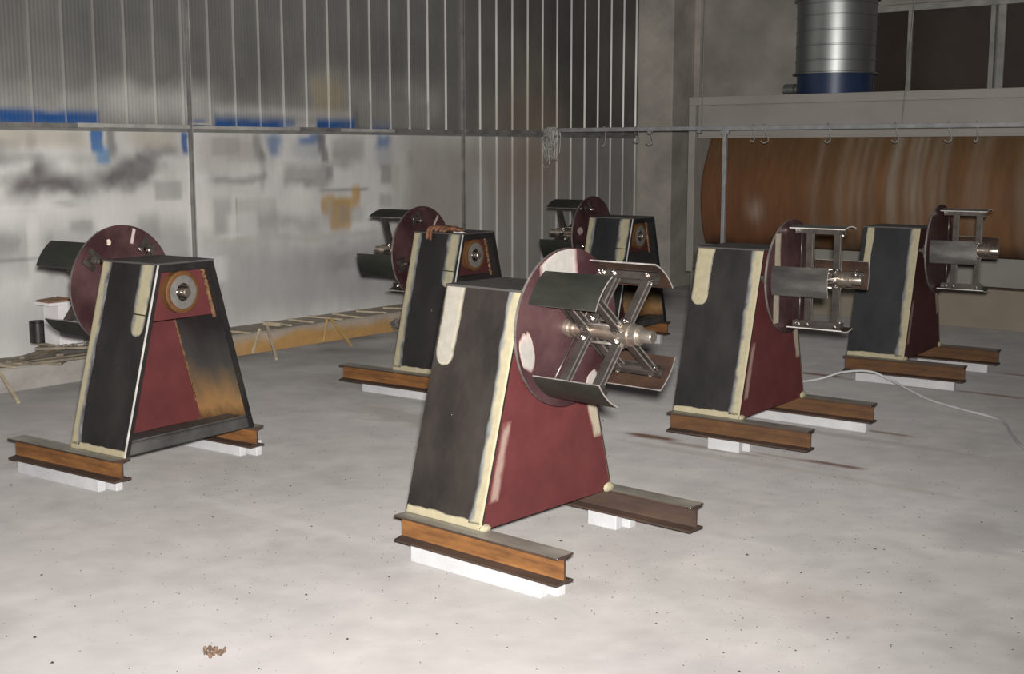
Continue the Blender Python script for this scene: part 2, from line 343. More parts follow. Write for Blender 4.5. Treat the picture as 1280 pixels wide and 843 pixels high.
r9 = random.Random(41)
for _ in range(46):     # layered overspray shadows of parts once propped against the wall
    a = r9.uniform(-2.2, 3.0); z = r9.uniform(.45, 1.72); wv = r9.uniform(.06, .34); hv = r9.uniform(.03, .22); g = r9.choice([.20,.24,.27,.30,.34,.70,.78])
    LB.append((a, a+wv, z, z+hv, r9.uniform(.01,.09), r9.uniform(.01,.07), (g, g*.995, g*.98), r9.uniform(.25,.6), r9.uniform(.02,.4)))
for _ in range(14):
    a = r9.uniform(-2.0, 2.4); z = r9.uniform(.5, 1.6); LB.append((a, a+r9.uniform(.1,.4), z, z+.006, .02, .004, r9.choice([(.75,.74,.72),(.16,.16,.16)]), .6, .03))
def stain(A, Z, base, cover, blots):
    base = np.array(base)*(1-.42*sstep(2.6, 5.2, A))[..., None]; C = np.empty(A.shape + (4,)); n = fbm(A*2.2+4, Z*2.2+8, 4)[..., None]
    n5 = fbm(A*1.1+14, Z*3.2+2, 4)[..., None]; n6 = fbm(A*9+3, Z*1.2+5, 3)[..., None]
    C[..., :3] = np.array(base) * (.62 + .34*n + .28*n5 + .14*n6); C[..., 3] = cover
    w1 = fbm(A*4.5+20, Z*4.5, 4)-.5; w2 = fbm(A*4.5+50, Z*4.5+30, 4)-.5
    for (a0,a1,z0,z1,sa,sz,c,op,nz) in blots:
        a = A + w1*nz*.5; z = Z + w2*nz*.35
        m = sstep(a0-sa, a0+sa, a)*(1-sstep(a1-sa, a1+sa, a))*sstep(z0-sz, z0+sz, z)*(1-sstep(z1-sz, z1+sz, z))*op
        m = m*(.8+.4*np.clip(n[..., 0]*1.4-.2, 0, 1)); m = np.clip(m, 0, 1)
        C[..., :3] = C[..., :3]*(1-m[..., None]) + np.array(c)*m[..., None]
        C[..., 3] = C[..., 3]*(1-m) + m
    return C

core = MB().box((WX-.22, -8.9, 0), (WX-.012, BY+.16, 5.2)).build('wall_left', MAT['wall_core'])
tag(core, 'sheet-metal panel wall smeared with blue, orange and white overspray', kind='structure')
SP = 0.26364; A0 = -1.7265
def wall_panel(k, upper):
    y0 = A0 + SP*k; y1 = min(y0 + SP, 6.47)
    ncol = 27; us = np.linspace(0, 1, ncol)
    if upper: zs = np.concatenate([np.arange(1.845, 2.75, .025), np.linspace(2.78, 5.15, 14)])
    else: zs = np.arange(.165, 1.815, .025)
    U, Z = np.meshgrid(us, zs); Y = y0 + U*(y1-y0-(.002 if (upper or k > 18) else 0))
    d = .0012*np.cos(U*2*PI*8) * (1.0 if upper else (.10 if k < 19 else .3))
    rib = np.exp(-((U-.965)/.018)**2) * (.017 if (upper or k > 18) else 0.0)
    X = WX + d + rib
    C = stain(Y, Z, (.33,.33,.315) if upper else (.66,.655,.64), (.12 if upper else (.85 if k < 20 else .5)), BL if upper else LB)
    # bare metal ribs, lightened in colour to paint flash highlights along the seams
    if upper or k > 18:
        r = np.clip(rib/.017, 0, 1)[..., None]*((.5 if k < 19 else .26) if upper else .35); r = r*(1 if upper else (.3+.7*fbm(Y*.5+k*3.1, Z*1.5, 3)[..., None]))
        C[..., :3] = C[..., :3]*(1-r) + np.array((.52,.51,.49))*r; C[..., 3] = C[..., 3]*(1-.8*r[..., 0])
    nr = len(zs); mb = MB()
    mb.v = [(float(x), float(y), float(z)) for x, y, z in zip(X.ravel(), Y.ravel(), Z.ravel())]
    mb.f = [(j*ncol+i, j*ncol+i+1, (j+1)*ncol+i+1, (j+1)*ncol+i) for j in range(nr-1) for i in range(ncol-1)]
    mb.m = [0]*len(mb.f); mb.sm = [True]*len(mb.f); mb.c = C.reshape(-1, 4)
    me = mb.mesh('panel', [MAT['wall_sheet']])
    if me.polygons[0].normal.x < 0: me.flip_normals()
    put('panel', me, core)
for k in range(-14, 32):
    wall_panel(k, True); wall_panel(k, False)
# purlin along the wall, in lengths, with flashing strips
def rail_piece(y0, y1, z0, z1, dep, mt): MB().box((WX-.005, y0, z0), (WX+dep, y1, z1)).build('rail_strip', MAT[mt], core, .002)
rail_piece(-5.6, -1.13, 1.812, 1.846, .030, 'rail_dark'); rail_piece(-1.13, -.92, 1.815, 1.850, .036, 'rail_paint'); rail_piece(-.92, -.12, 1.818, 1.848, .030, 'rail_paint')
rail_piece(-.08, .10, 1.850, 1.868, .03, 'rail_paint'); rail_piece(-.08, .34, 1.818, 1.842, .034, 'rail_paint'); rail_piece(.34, .93, 1.815, 1.843, .028, 'rail_paint'); rail_piece(.93, 1.05, 1.815, 1.85, .034, 'rail_paint')
rail_piece(1.05, 1.55, 1.815, 1.848, .028, 'rail_dark'); rail_piece(1.55, 2.25, 1.815, 1.845, .030, 'rail_paint'); rail_piece(2.25, 3.24, 1.815, 1.848, .028, 'rail_dark'); rail_piece(3.29, 6.469, 1.822, 1.860, .028, 'rail_dark')
for y, wv in ((-.097, .022), (3.262, .026)):
    MB().box((WX-.004, y-wv, .17), (WX+.03, y, 5.15)).box((WX-.004, y, .17), (WX+.018, y+wv*.8, 5.15), 1).build('wall_post', [MAT['rail_dark'], MAT['rail_paint']], core, .002)

# --- concrete ledge at the foot of the sheet wall
def ledge():
    mb = MB(); ysl = np.concatenate([np.arange(-8.9, -3, .3), np.arange(-3, 4, .04), np.arange(4, 6.47, .2), [6.469]])
    prof = [(.27, 0.0), (.271, .03), (.270, .06), (.272, .09), (.270, .12), (.268, .155), (.25, .17), (.12, .172), (0.0, .170), (WX-.01, .17)]
    P = np.array(prof); Y, I = np.meshgrid(ysl, np.arange(len(prof)), indexing='ij'); X = P[I, 0] + .012*(fbm(Y*6, I*.4, 3)-.5); Z = P[I, 1]
    n = fbm(Y*3, Z*9+3, 4); base = np.stack([.36*(.8+.4*n), .345*(.8+.4*n), .32*(.8+.4*n), np.ones_like(n)], -1)
    o = sstep(-.6, .3, Y)*(1-sstep(1.6, 3.2, Y))*(1-sstep(.05, .17, Z + .10*(n-.5)))*(I < 6)
    o2 = (.35*sstep(-.8, .3, Y)*(1-sstep(2, 4, Y)))
    m = np.clip(o*.9 + o2*.5, 0, .9)[..., None]
    base[..., :3] = base[..., :3]*(1-m) + np.array((.44,.25,.075))*m
    k = len(prof); mb.v = [tuple(map(float, p)) for p in zip(X.ravel(), Y.ravel(), Z.ravel())]
    mb.f = [(j*k+i, j*k+i+1, (j+1)*k+i+1, (j+1)*k+i) for j in range(len(ysl)-1) for i in range(k-1)]
    mb.m = [0]*len(mb.f); mb.sm = [False]*len(mb.f); mb.c = base.reshape(-1, 4)
    return tag(mb.build('concrete_ledge', MAT['ledge']), 'low concrete ledge with ochre stain along the sheet-metal wall', kind='structure')
ledge()

# --- corner column and back wall with windows
cl = MB()
cl.box((WX-.02, 6.469, 0), (.347, BY+.02, 5.2)); cl.build('concrete_column', MAT['concrete'], None, .012)
tag(bpy.data.objects['concrete_column'], 'square bare concrete column at the corner', kind='structure')
wb = MB(); X0, X1 = .34, 12.2; WZ0, WZ1, WA, WB2 = 2.14, 3.20, 2.52, 9.0
wb.box((X0, BY, 0), (X1, BY+.2, WZ0)); wb.box((X0, BY, WZ0), (WA, BY+.2, 5.2)); wb.box((WA, BY, WZ1), (X1, BY+.2, 5.2)); wb.box((WB2, BY, WZ0), (X1, BY+.2, WZ1))
wbo = wb.build('wall_back', MAT['plaster']); tag(wbo, 'rough grey plastered back wall behind the spray booth', kind='structure')
MB().box((X0, BY-.012, 2.2), (.42, BY+.01, 5.2)).build('plaster_edge', MAT['concrete'], wbo, .004)
w1 = MB(); w1.box((WA, BY+.03, WZ1-.07), (WB2, BY+.10, WZ1)); w1.box((WA, BY+.03, WZ0), (WB2, BY+.10, WZ0+.06)); w1.box((WA, BY+.03, WZ0), (WA+.06, BY+.10, WZ1))
win = w1.build('window_1', MAT['win_frame'], None, .004); tag(win, 'long dark window band above the spray booth', kind='structure')
mull = [2.93, 3.80, 3.935, 4.75, 5.6]
bars = [(2.945, .05), (3.82, .05), (3.90, .075), (4.78, .05), (5.62, .05), (6.5, .05), (7.4, .05), (8.3, .05)]
for x, wv in bars: MB().box((x, BY+.035, WZ0+.06), (x+wv, BY+.095, WZ1-.07)).build('mullion', MAT['win_frame'], win, .004)
px = WA+.06
for x, wv in bars + [(WB2, .05)]:
    if x - px > .05: MB().box((px, BY+.06, WZ0+.06), (x, BY+.07, WZ1-.07)).build('pane', MAT['glass'], win)
    px = x+wv

# ------------------------------------------------------------------ spray booth with water curtain
def booth():
    FY = 5.317; XL, XR = 1.266, 7.2; ZT = 2.205
    t = empty('spray_booth', (XL, FY, 0)); tag(t, 'beige water-curtain spray booth with brown stained back plate', 'spray booth')
    def P(n, mb, m, bev=.004):
        mb.v = [(x-XL, y-FY, z) for (x, y, z) in mb.v]; return mb.build(n, m, t, bev)
    P('top_lip', MB().box((XL, FY-.02, ZT-.088), (XR, FY+.03, ZT)), MAT['booth'])
    P('corner_post', MB().box((XL, FY-.015, .353), (XL+.08, FY+.03, ZT-.088)), MAT['booth'])
    hd = P('header_panel', MB().box((XL+.08, FY+.045, 1.775), (XR, FY+.06, ZT-.06)).box((XL+.08, FY+.038, 1.775), (XR, FY+.07, 1.80)), MAT['booth'])
    P('side_panel', MB().box((XL+.03, FY+.03, .30), (XL+.06, FY+1.3, ZT-.01)), MAT['booth'])
    P('roof_panel', MB().box((XL, FY+.03, ZT-.03), (XR, FY+1.3, ZT-.005)), MAT['booth'])
    P('rear_panel', MB().box((XL+.06, FY+.62, .05), (XR, FY+.65, ZT-.04)), MAT['booth'])
    P('side_skirt', MB().box((XL+.04, FY+.02, 0), (XL+.07, FY+.60, .353)), MAT['booth'])
    tk = MB(); tk.box((XL+.08, FY, 0), (XR, FY+.02, .375)); tk.box((XL+.08, FY+.02, 0), (XR, FY+.6, .03))
    tank = P('tank', tk, MAT['booth_tank'])
    rm = MB().box((.08, -.012, .372), (XR-XL, .05, .392)); rm.build('rim', MAT['rust_dark'], tank, .003)
    # curved, rust-streaked curtain plate
    prof = spline([(5.69, 0, 1.80), (5.60, 0, 1.62), (5.51, 0, 1.40), (5.475, 0, 1.20), (5.49, 0, .98), (5.54, 0, .78), (5.60, 0, .64)], 5)
    xs = np.arange(XL+.065, XR-.01, .02); n = len(prof); zz = np.array([p.z for p in prof]); yy = np.array([p.x for p in prof])
    X, I = np.meshgrid(xs, np.arange(n), indexing='ij'); Zc = zz[I]
    n1 = fbm(X*9, Zc*1.6+2, 4); n2 = fbm(X*26+7, Zc*.7, 3); n3 = fbm(X*2.2+5, Zc*2.2, 4)
    C = np.empty(X.shape+(4,)); C[..., 3] = 1
    C[..., :3] = np.array((.155,.073,.028))*(.72+.56*n1[..., None])*(.85+.3*n3[..., None])
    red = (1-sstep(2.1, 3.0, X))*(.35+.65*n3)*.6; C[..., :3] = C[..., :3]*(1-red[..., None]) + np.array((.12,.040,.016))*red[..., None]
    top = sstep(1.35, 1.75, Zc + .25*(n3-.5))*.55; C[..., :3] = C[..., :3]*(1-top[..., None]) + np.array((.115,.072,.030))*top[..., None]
    for (cx, wv, op) in [(2.66,.05,.35),(2.93,.05,.4),(3.05,.03,.45),(3.14,.04,.4),(3.25,.03,.35),(3.46,.055,.85),(3.60,.03,.55),(3.67,.04,.8),(3.74,.025,.6),(3.85,.05,.45),(3.95,.03,.6),(4.23,.05,.35),(4.32,.04,.4),(4.7,.06,.5),(5.2,.05,.5),(5.7,.06,.5)]:
        m = op*np.exp(-((X-cx + .05*(fbm(X*0+cx, Zc*2, 2)-.5))/wv)**2)*np.clip(.45+.9*n2*sstep(.6, 1.4, Zc)+.1, 0, 1)
        C[..., :3] = C[..., :3]*(1-m[..., None]) + np.array((.26,.215,.165))*m[..., None]
    sp = np.exp(-(((X-1.98)/.10)**2+((Zc-1.02)/.12)**2))*n1*1.3; sp = np.clip(sp, 0, .8)
    C[..., :3] = C[..., :3]*(1-sp[..., None]) + np.array((.30,.22,.18))*sp[..., None]
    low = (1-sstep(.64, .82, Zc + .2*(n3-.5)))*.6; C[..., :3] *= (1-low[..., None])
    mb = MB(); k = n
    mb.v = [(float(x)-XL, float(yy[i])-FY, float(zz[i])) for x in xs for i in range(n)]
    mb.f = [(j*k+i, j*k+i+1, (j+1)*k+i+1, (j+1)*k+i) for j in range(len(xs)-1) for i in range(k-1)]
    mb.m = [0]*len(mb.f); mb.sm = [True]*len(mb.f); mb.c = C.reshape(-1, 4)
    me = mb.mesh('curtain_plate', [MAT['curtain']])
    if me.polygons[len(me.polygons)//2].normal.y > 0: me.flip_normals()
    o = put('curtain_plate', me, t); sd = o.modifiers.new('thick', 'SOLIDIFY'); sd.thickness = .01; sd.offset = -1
    o['label'] = 'curved steel curtain plate streaked brown with overspray'
booth()

def duct():
    cx, cy, r = 2.535, 6.12, .405
    t = empty('exhaust_duct', (cx, cy, 2.207)); tag(t, 'round galvanised exhaust duct with blue fan base on spray booth', 'duct')
    R = Matrix.Rotation(-PI/2, 4, 'Y')   # x axis -> z
    T = lambda mb: mb
    pr = [(.24, r)]
    for z in (.36, .51, .66, .81, .93):
        pr += [(z-.008, r), (z-.004, r+.006), (z+.004, r+.006), (z+.008, r)]
    pr += [(.97, r)]
    MB().lathe(pr, 56, R).build('duct_pipe', MAT['galv'], t)
    MB().lathe([(.222, r+.03), (.235, r+.03)], 48, R).build('lower_flange', MAT['galv'], t, .002)
    MB().lathe([(.97, r+.03), (.99, r+.03)], 48, R).lathe([(1.0, r+.025), (1.02, r+.025)], 48, R).build('upper_flange', MAT['galv'], t, .002)
    MB().lathe([(1.02, r-.01), (2.8, r-.01)], 48, R).build('upper_pipe', MAT['galv'], t)
    MB().lathe([(0.0, r-.015), (.222, r-.015)], 48, R).build('fan_housing', MAT['blue'], t)
    mo = MB().lathe([(-.57, .03), (-.565, .065), (-.45, .065), (-.44, .05), (-.39, .05)], 20, Matrix.Translation((0, 0, .08)))
    mo.build('fan_motor', MAT['galv'], t)
duct()

# ------------------------------------------------------------------ decoiler machines
ZS, HB, WF, YB, XB0, LB_ = .0847, .1088, .0998, .4357, -.2102, .8428
ZB = ZS + HB; TX, YB0, YT, ZT = .2057, .4202, .1724, 1.10
XD, RD, ZH, XS = .2878, .3159, .9506, .7036
PL = math.hypot(YB0-YT, ZT-ZB)
_cache = {}
def cm(key, fn):
    if key not in _cache: _cache[key] = fn()
    return _cache[key]

def beam_mesh():
    mb = MB(); w = WF/2; x0, x1 = XB0, XB0+LB_; tf = .011; tw = .008
    def seg(y0, z0, y1, z1, mi): mb.box((x0, y0, z0), (x1, y1, z1), mi)
    # one I-section loop, extruded
    S = [(-w,0),(w,0),(w,tf*.7),(tw,tf*1.4),(tw*.6,tf*2),(tw*.6,HB-tf*2),(tw,HB-tf*1.4),(w,HB-tf*.7),(w,HB),(-w,HB),(-w,HB-tf*.7),(-tw,HB-tf*1.4),(-tw*.6,HB-tf*2),(-tw*.6,tf*2),(-tw,tf*1.4),(-w,tf*.7)]
    n = len(S); V = [(x0, y, z) for y, z in S] + [(x1, y, z) for y, z in S]; b = 0
    mb.v = V
    for i in range(n):
        j = (i+1) % n; mb.f.append((i, j, n+j, n+i))
        mi = 2 if i == 8 else (1 if i in (0, 1, 15, 7, 9, 2, 14) else 0)
        mb.m.append(mi); mb.sm.append(False)
    mb.f.append(tuple(reversed(range(n)))); mb.m.append(3); mb.sm.append(False)
    mb.f.append(tuple(range(n, 2*n))); mb.m.append(3); mb.sm.append(False)
    return mb

def side_frame(s):
    up = Vector((0, s*(YT-YB0), ZT-ZB)).normalized(); n = Vector((0, s*(ZT-ZB), YB0-YT)).normalized()
    o = Vector((0, s*YB0, ZB)); return o, up, n

def patch(o, ux, uy, n, t0, t1, lf, rf, ccen, cedge, cbase, fl=.0, fr=.3, ft=0.0, fb=0.0, rows=46, cols=10, thick=.003, seed=0, off=.0008):
    """thin smear of filler; lf/rf give its left/right edge along the length; fl, fr, ft, fb = feathered share per side"""
    mb = MB(); C = []
    for j in range(rows+1):
        tj = j/rows; tt = t0 + (t1-t0)*tj; a, b = lf(tj), rf(tj)
        for i in range(cols+1):
            c = i/cols; edge = (i in (0, cols)) or (j in (0, rows))
            p = o + ux*(a+(b-a)*c) + uy*tt + n*(off + (0 if edge else thick)); mb.v.append(tuple(p))
            q = 1.0
            if fl > 0: q = min(q, c/fl)
            if fr > 0: q = min(q, (1-c)/fr)
            if fb > 0: q = min(q, tj/fb)
            if ft > 0: q = min(q, (1-tj)/ft)
            nz = float(fbm(np.array(tt*22+seed*3.3), np.array(c*3+seed), 3)); q = q + (nz-.5)*1.1*(1 if q < .999 else .25)
            q = max(0, min(1, q))
            k = (np.array(cedge)*(q/.45) + np.array(cbase)*(1-q/.45)) if q < .45 else (np.array(ccen)*((q-.45)/.55) + np.array(cedge)*(1-(q-.45)/.55))
            C.append((*k, 1))
    w = cols+1
    mb.f = [(j*w+i, j*w+i+1, (j+1)*w+i+1, (j+1)*w+i) for j in range(rows) for i in range(cols)]
    mb.m = [0]*len(mb.f); mb.sm = [True]*len(mb.f); mb.c = C
    me = mb.mesh('putty', [MAT['putty']])
    if sum((p.normal.dot(n) for p in me.polygons)) < 0: me.flip_normals()
    return me
CREAM = (.335,.30,.20); PALE = (.29,.272,.235); BLUEG = (.15,.16,.165); DARK = (.04,.037,.035)
WHITEP = (.295,.283,.26)
def n1d(x, seed, f=6.0): return float(fbm(np.array(x*f+seed*7.7), np.array(seed*1.3), 4))-.5

def bolt_mesh():   # hex head bolt along +x, head at the origin, domed
    mb = MB(); mb.lathe([(-.022, .0055), (0, .0055)], 8); mb.lathe([(0, .0115), (.007, .0115)], 6, smooth=False); mb.lathe([(.007, .0085), (.010, .0075), (.0125, .0045)], 8)
    return mb.mesh('bolt', [MAT['bolt']])
def bolt(parent, loc, axis, k=1.0):
    o = put('bolt', cm('bolt', bolt_mesh), parent); q = Vector(axis).to_track_quat('X', 'Z')
    o.location = loc; o.rotation_euler = q.to_euler(); o.scale = (k, k, k); return o

RW, RHO, WH, WTH = .290, .25, .079, .006     # segment crown radius, plate curvature, half width, thickness
WX0, WX1 = .308, .628
def wing_mesh():
    mb = MB(); n = 14; am = math.asin(WH/RHO)
    so, si = [], []
    for i in range(n+1):
        a = -am + 2*am*i/n
        so.append((RHO*math.sin(a), RW-RHO + RHO*math.cos(a))); si.append(((RHO-WTH)*math.sin(a), RW-RHO + (RHO-WTH)*math.cos(a)))
    m = n+1
    V = [(WX0, y, z) for y, z in so] + [(WX1, y, z) for y, z in so] + [(WX0, y, z) for y, z in si] + [(WX1, y, z) for y, z in si]
    mb.v = V
    for i in range(n):
        mb.f.append((i, i+1, m+i+1, m+i)); mb.m.append(0); mb.sm.append(True)
        mb.f.append((2*m+i, 3*m+i, 3*m+i+1, 2*m+i+1)); mb.m.append(1); mb.sm.append(True)
        mb.f.append((i, 2*m+i, 2*m+i+1, i+1)); mb.m.append(2); mb.sm.append(False)
        mb.f.append((m+i, m+i+1, 3*m+i+1, 3*m+i)); mb.m.append(2); mb.sm.append(False)
    for e in (0, n):
        mb.f.append((e, m+e, 3*m+e, 2*m+e)); mb.m.append(2); mb.sm.append(False)
    return mb
def bar_mesh():
    mb = MB(); z = RW-WTH
    mb.box((.318, -.020, z-.042), (.600, -.014, z-.004)); mb.box((.318, .014, z-.042), (.600, .020, z-.004)); mb.box((.318, -.020, z-.010), (.600, .020, z-.002))
    return mb.mesh('segment_bar', [MAT['arm']])
def arm_mesh():
    mb = MB(); z0, z1 = .030, RW-.030
    for y in (-.014, .008):
        mb.box((-.018, y, z0), (.017, y+.006, z1)); mb.box((.017, y, z0), (.019, y+.006, z1), 1)
    mb.box((-.006, -.012, z0+.01), (.006, .012, z0+.02)); mb.box((-.006, -.012, z1-.03), (.006, .012, z1-.02))
    return mb.mesh('arm', [MAT['arm'], MAT['arm_edge']])
def lug_mesh():
    mb = MB()
    
    for xc in (.400, .560):
        mb.box((xc-.022, -.020, .022), (xc+.022, -.015, .058)); mb.box((xc-.022, .015, .022), (xc+.022, .020, .058))
    mb.cyl((.40, 0, .050), (.57, 0, .050), .0065, 10, 1)
    return mb.mesh('pivot_lug', [MAT['arm'], MAT['bright']])
def rod_mesh():
    mb = MB(); mb.cyl((.348, 0, .04), (.348, 0, RW-.03), .005, 8); return mb.mesh('guide_rod', [MAT['arm']])
def clamp_mesh():
    mb = MB(); x = XD-.006
    mb.box((x-.016, -.045, .205), (x-.004, -.018, .285)); mb.box((x-.016, .018, .205), (x-.004, .045, .285)); mb.box((x-.034, -.020, .232), (x, .020, .262), 0)
    mb.cyl((x-.05, -.002, .228), (x-.01, -.002, .228), .011, 8, 1); mb.cyl((x-.062, -.002, .228), (x-.048, -.002, .228), .014, 6, 1, smooth=False)
    return mb.mesh('clamp', [MAT['arm'], MAT['bolt']])

def disc_mesh():
    mb = MB(); n = 96
    for xx, fl_ in ((XD-.006, -1), (XD+.006, 1)):
        # flat faces as rings
        b = len(mb.v)
        mb.v += [(xx, RD*math.cos(2*PI*k/n), RD*math.sin(2*PI*k/n)) for k in range(n)]
        mb.v += [(xx, .04*math.cos(2*PI*k/n), .04*math.sin(2*PI*k/n)) for k in range(n)]
        for k in range(n):
            mb.f.append((b+k, b+(k+1) % n, b+n+(k+1) % n, b+n+k)); mb.m.append(0); mb.sm.append(False)
    for k in range(n):
        mb.f.append((k, (k+1) % n, 2*n+(k+1) % n, 2*n+k)); mb.m.append(1); mb.sm.append(True)
        mb.f.append((n+k, n+(k+1) % n, 3*n+(k+1) % n, 3*n+k)); mb.m.append(1); mb.sm.append(True)
    return mb.mesh('coil_disc', [MAT['maroon_disc'], MAT['disc_rim']])

def trapezoid(x0, x1, za, zb, inset=0.0):
    def hw(z): return YB0 + (YT-YB0)*(z-ZB)/(ZT-ZB) - inset
    a, b = hw(za), hw(zb)
    mb = MB()
    V = [(x0,-a,za),(x0,a,za),(x0,b,zb),(x0,-b,zb),(x1,-a,za),(x1,a,za),(x1,b,zb),(x1,-b,zb)]
    mb.add(V, [(0,1,2,3),(4,7,6,5),(0,4,5,1),(1,5,6,2),(2,6,7,3),(3,7,4,0)]); return mb

def decoiler(label, loc, yaw, rot, steel, near, discp, rustm, front=0):
    """near = side (+1/-1) whose plate faces the camera; rot = turn of the mandrel"""
    t = empty('decoiler_stand', (loc[0], loc[1], 0), yaw); tag(t, label, 'decoiler', 'unpainted decoiler stands')
    ST = MAT[steel]
    # ---- base beams
    bmesh_ = cm('beam'+rustm, lambda: beam_mesh().mesh('base_beam', [MAT[rustm], MAT['rust_dark'], MAT['flange'], MAT['rust_dark']]))
    for s in (-1, 1):
        o = put('base_beam', bmesh_ if (rustm == 'rust_mid' or s == near or not front) else cm('beamdark', lambda: beam_mesh().mesh('base_beam', [MAT['rust_dark'], MAT['rust_dark'], MAT['flange'], MAT['rust_dark']])), t); o.location = (0, s*YB, ZS)
        bolt(o, (XB0+LB_-.003, -.045*near*-1, HB-.004), (1, 0, 0), .35)
    # ---- cross channel on the open side
    mb = MB(); y = YB0-.02; x = -TX+.004
    mb.box((x, -y, ZB+.002), (x+.007, y, ZB+.062)); mb.box((x, -y+.02, ZB+.055), (x+.16, y-.02, ZB+.063)); mb.box((x+.012, -y+.02, ZB+.063), (x+.018, y-.02, ZB+.072)); mb.box((x, -y, ZB+.002), (x+.16, y, ZB+.010))
    mb.build('cross_channel', MAT['steel_mid'], t, .002)
    # ---- inclined side plates
    for s in (-1, 1):
        o_, up, n = side_frame(s)
        mb = MB(); ex = Vector((1,0,0)); th = .008
        def q(xv, tv, d): return tuple(o_ + ex*xv + up*tv - n*d)
        V = [q(-TX,0,0),q(TX,0,0),q(TX,PL,0),q(-TX,PL,0),q(-TX,0,th),q(TX,0,th),q(TX,PL,th),q(-TX,PL,th)]
        for f, mi in (((0,1,2,3),0),((4,7,6,5),1),((0,4,5,1),2),((1,5,6,2),2),((2,6,7,3),2),((3,7,4,0),2)):
            mb.add(V, [], 0) if False else None
        mb.v = V; mb.f = [(0,1,2,3),(4,7,6,5),(0,4,5,1),(1,5,6,2),(2,6,7,3),(3,7,4,0)]; mb.m = [0,1,0,0,0,0]; mb.sm = [False]*6
        sp_ = mb.build('side_plate', [ST, MAT['heat'], MAT['ground_edge']], t)
        # folded lip down the open edge, with a ground edge; flash glint painted on where lit
        lp = MB(); V = [q(-TX,0,th),q(-TX,PL,th),q(-TX,PL,.030),q(-TX,0,.030),q(-TX+.006,0,th),q(-TX+.006,PL,th),q(-TX+.006,PL,.030),q(-TX+.006,0,.030)]
        lp.add(V, [(0,1,2,3),(4,7,6,5),(0,4,5,1),(1,5,6,2),(2,6,7,3),(3,7,4,0)]); lp.build('folded_lip', ST, sp_)
        eg = MB(); V = [q(-TX-.002,0,-.001),q(-TX-.002,PL,-.001),q(-TX-.002,PL,.006),q(-TX-.002,0,.006),q(-TX+.004,0,-.001),q(-TX+.004,PL,-.001),q(-TX+.004,PL,.006),q(-TX+.004,0,.006)]
        eg.add(V, [(0,1,2,3),(4,7,6,5),(0,4,5,1),(1,5,6,2),(2,6,7,3),(3,7,4,0)]); eg.build('ground_edge', MAT['ground_edge'] if (s == near and not front) else ST, sp_)
        if s == near:
            sd = int(loc[0]*10+loc[1]*7) % 50
            # strip down the disc-side edge
            me = patch(o_, ex, up, n, 0, PL, lambda v: TX-.060-.018*n1d(v, sd, 9)-.014*math.exp(-(v/.12)**2)-.012*v, lambda v: TX-.001, CREAM, BLUEG, DARK, fl=.42, fr=0, seed=sd)
            put('putty_strip', me, sp_)
            # bead along the foot
            me = patch(o_, up, ex, n, -TX, TX, lambda v: .001, lambda v: .034+.014*n1d(v, sd+3, 9)+.02*max(0, v-.8), CREAM, (.42,.37,.24), DARK, fl=0, fr=.18, seed=sd+5, rows=40, cols=6)
            put('putty_strip', me, sp_)
            # rounded smear below the top
            ln = {0: .36, 1: .33}[front]
            xl, xr = ((-TX+.03, -TX+.085) if steel == 'steel_blue' else (-TX+.006, -TX+.112)) if front else (-TX+.022, -TX+.122)
            rd = lambda v: math.sqrt(max(0, 1-(1-min(1, v/.16))**2))
            me = patch(o_, ex, up, n, PL-ln, PL-.002, lambda v: (xl+xr)/2-(xr-xl)/2*rd(v)*(1-.10*(1-v))-.004+.008*n1d(v, sd+8, 5), lambda v: (xl+xr)/2+(xr-xl)/2*rd(v)*(1-.06*(1-v))+.012*n1d(v, sd+9, 5), PALE if steel == 'steel_brown' else CREAM, (.33,.30,.22) if front else BLUEG, DARK, fl=.12, fr=.16 if front else .35, fb=.05, seed=sd+11)
            put('putty_smear', me, sp_)
            if not front:   # gap across the smear
                zc = PL-ln*.70; gp = MB(); gp.v = [q(xl-.004,zc-.003,-.006),q(xr+.008,zc,-.006),q(xr+.008,zc+.007,-.006),q(xl-.004,zc+.003,-.006)]; gp.f = [(0,1,2,3)]; gp.m = [0]; gp.sm = [False]
                g = gp.build('smear_gap', ST, sp_); sd_ = g.modifiers.new('t', 'SOLIDIFY'); sd_.thickness = .003
            bolt(sp_, tuple(o_ + ex*(-.05) + up*.42), tuple(n), .25)
    # ---- maroon panel on the disc side
    pn = trapezoid(TX-.008, TX-.001, ZB, ZT-.006, .006).build('front_panel', MAT['maroon_falloff' if steel == 'steel_blue' else 'maroon'], t)
    if front:
        ex = Vector((0, 1, 0)); uz = Vector((0, 0, 1)); nx = Vector((1, 0, 0)); oo = Vector((TX-.001, 0, 0)); MRO = (.115,.03,.03)
        hwz = lambda z: YB0 + (YT-YB0)*(z-ZB)/(ZT-ZB)
        z0, z1 = .29, .60
        me = patch(oo, ex, uz, nx, z0, z1, lambda v: -hwz(z0+(z1-z0)*v)+.018, lambda v: -hwz(z0+(z1-z0)*v)+.075+.015*n1d(v, 4, 5), (.27,.19,.16), (.18,.085,.075), MRO, fl=.25, fr=.35, ft=.1, fb=.06, seed=31, thick=.001)
        put('putty_smear', me, pn)
        z2, z3 = .44, .80
        me = patch(oo, ex, uz, nx, z2, z3, lambda v: hwz(z2+(z3-z2)*v)-.085+.03*abs(v-.75)-.01*n1d(v, 9, 6), lambda v: hwz(z2+(z3-z2)*v)-.008, (.32,.28,.21), (.20,.14,.105), MRO, fl=.2, fr=.05, fb=.08, seed=37, thick=.001)
        put('putty_smear', me, pn)
        b = MB(); M_ = Matrix.Translation((TX+.004, hwz(ZB)-.03, ZB+.012)) @ Matrix.Diagonal((.014, .034, .022, 1))
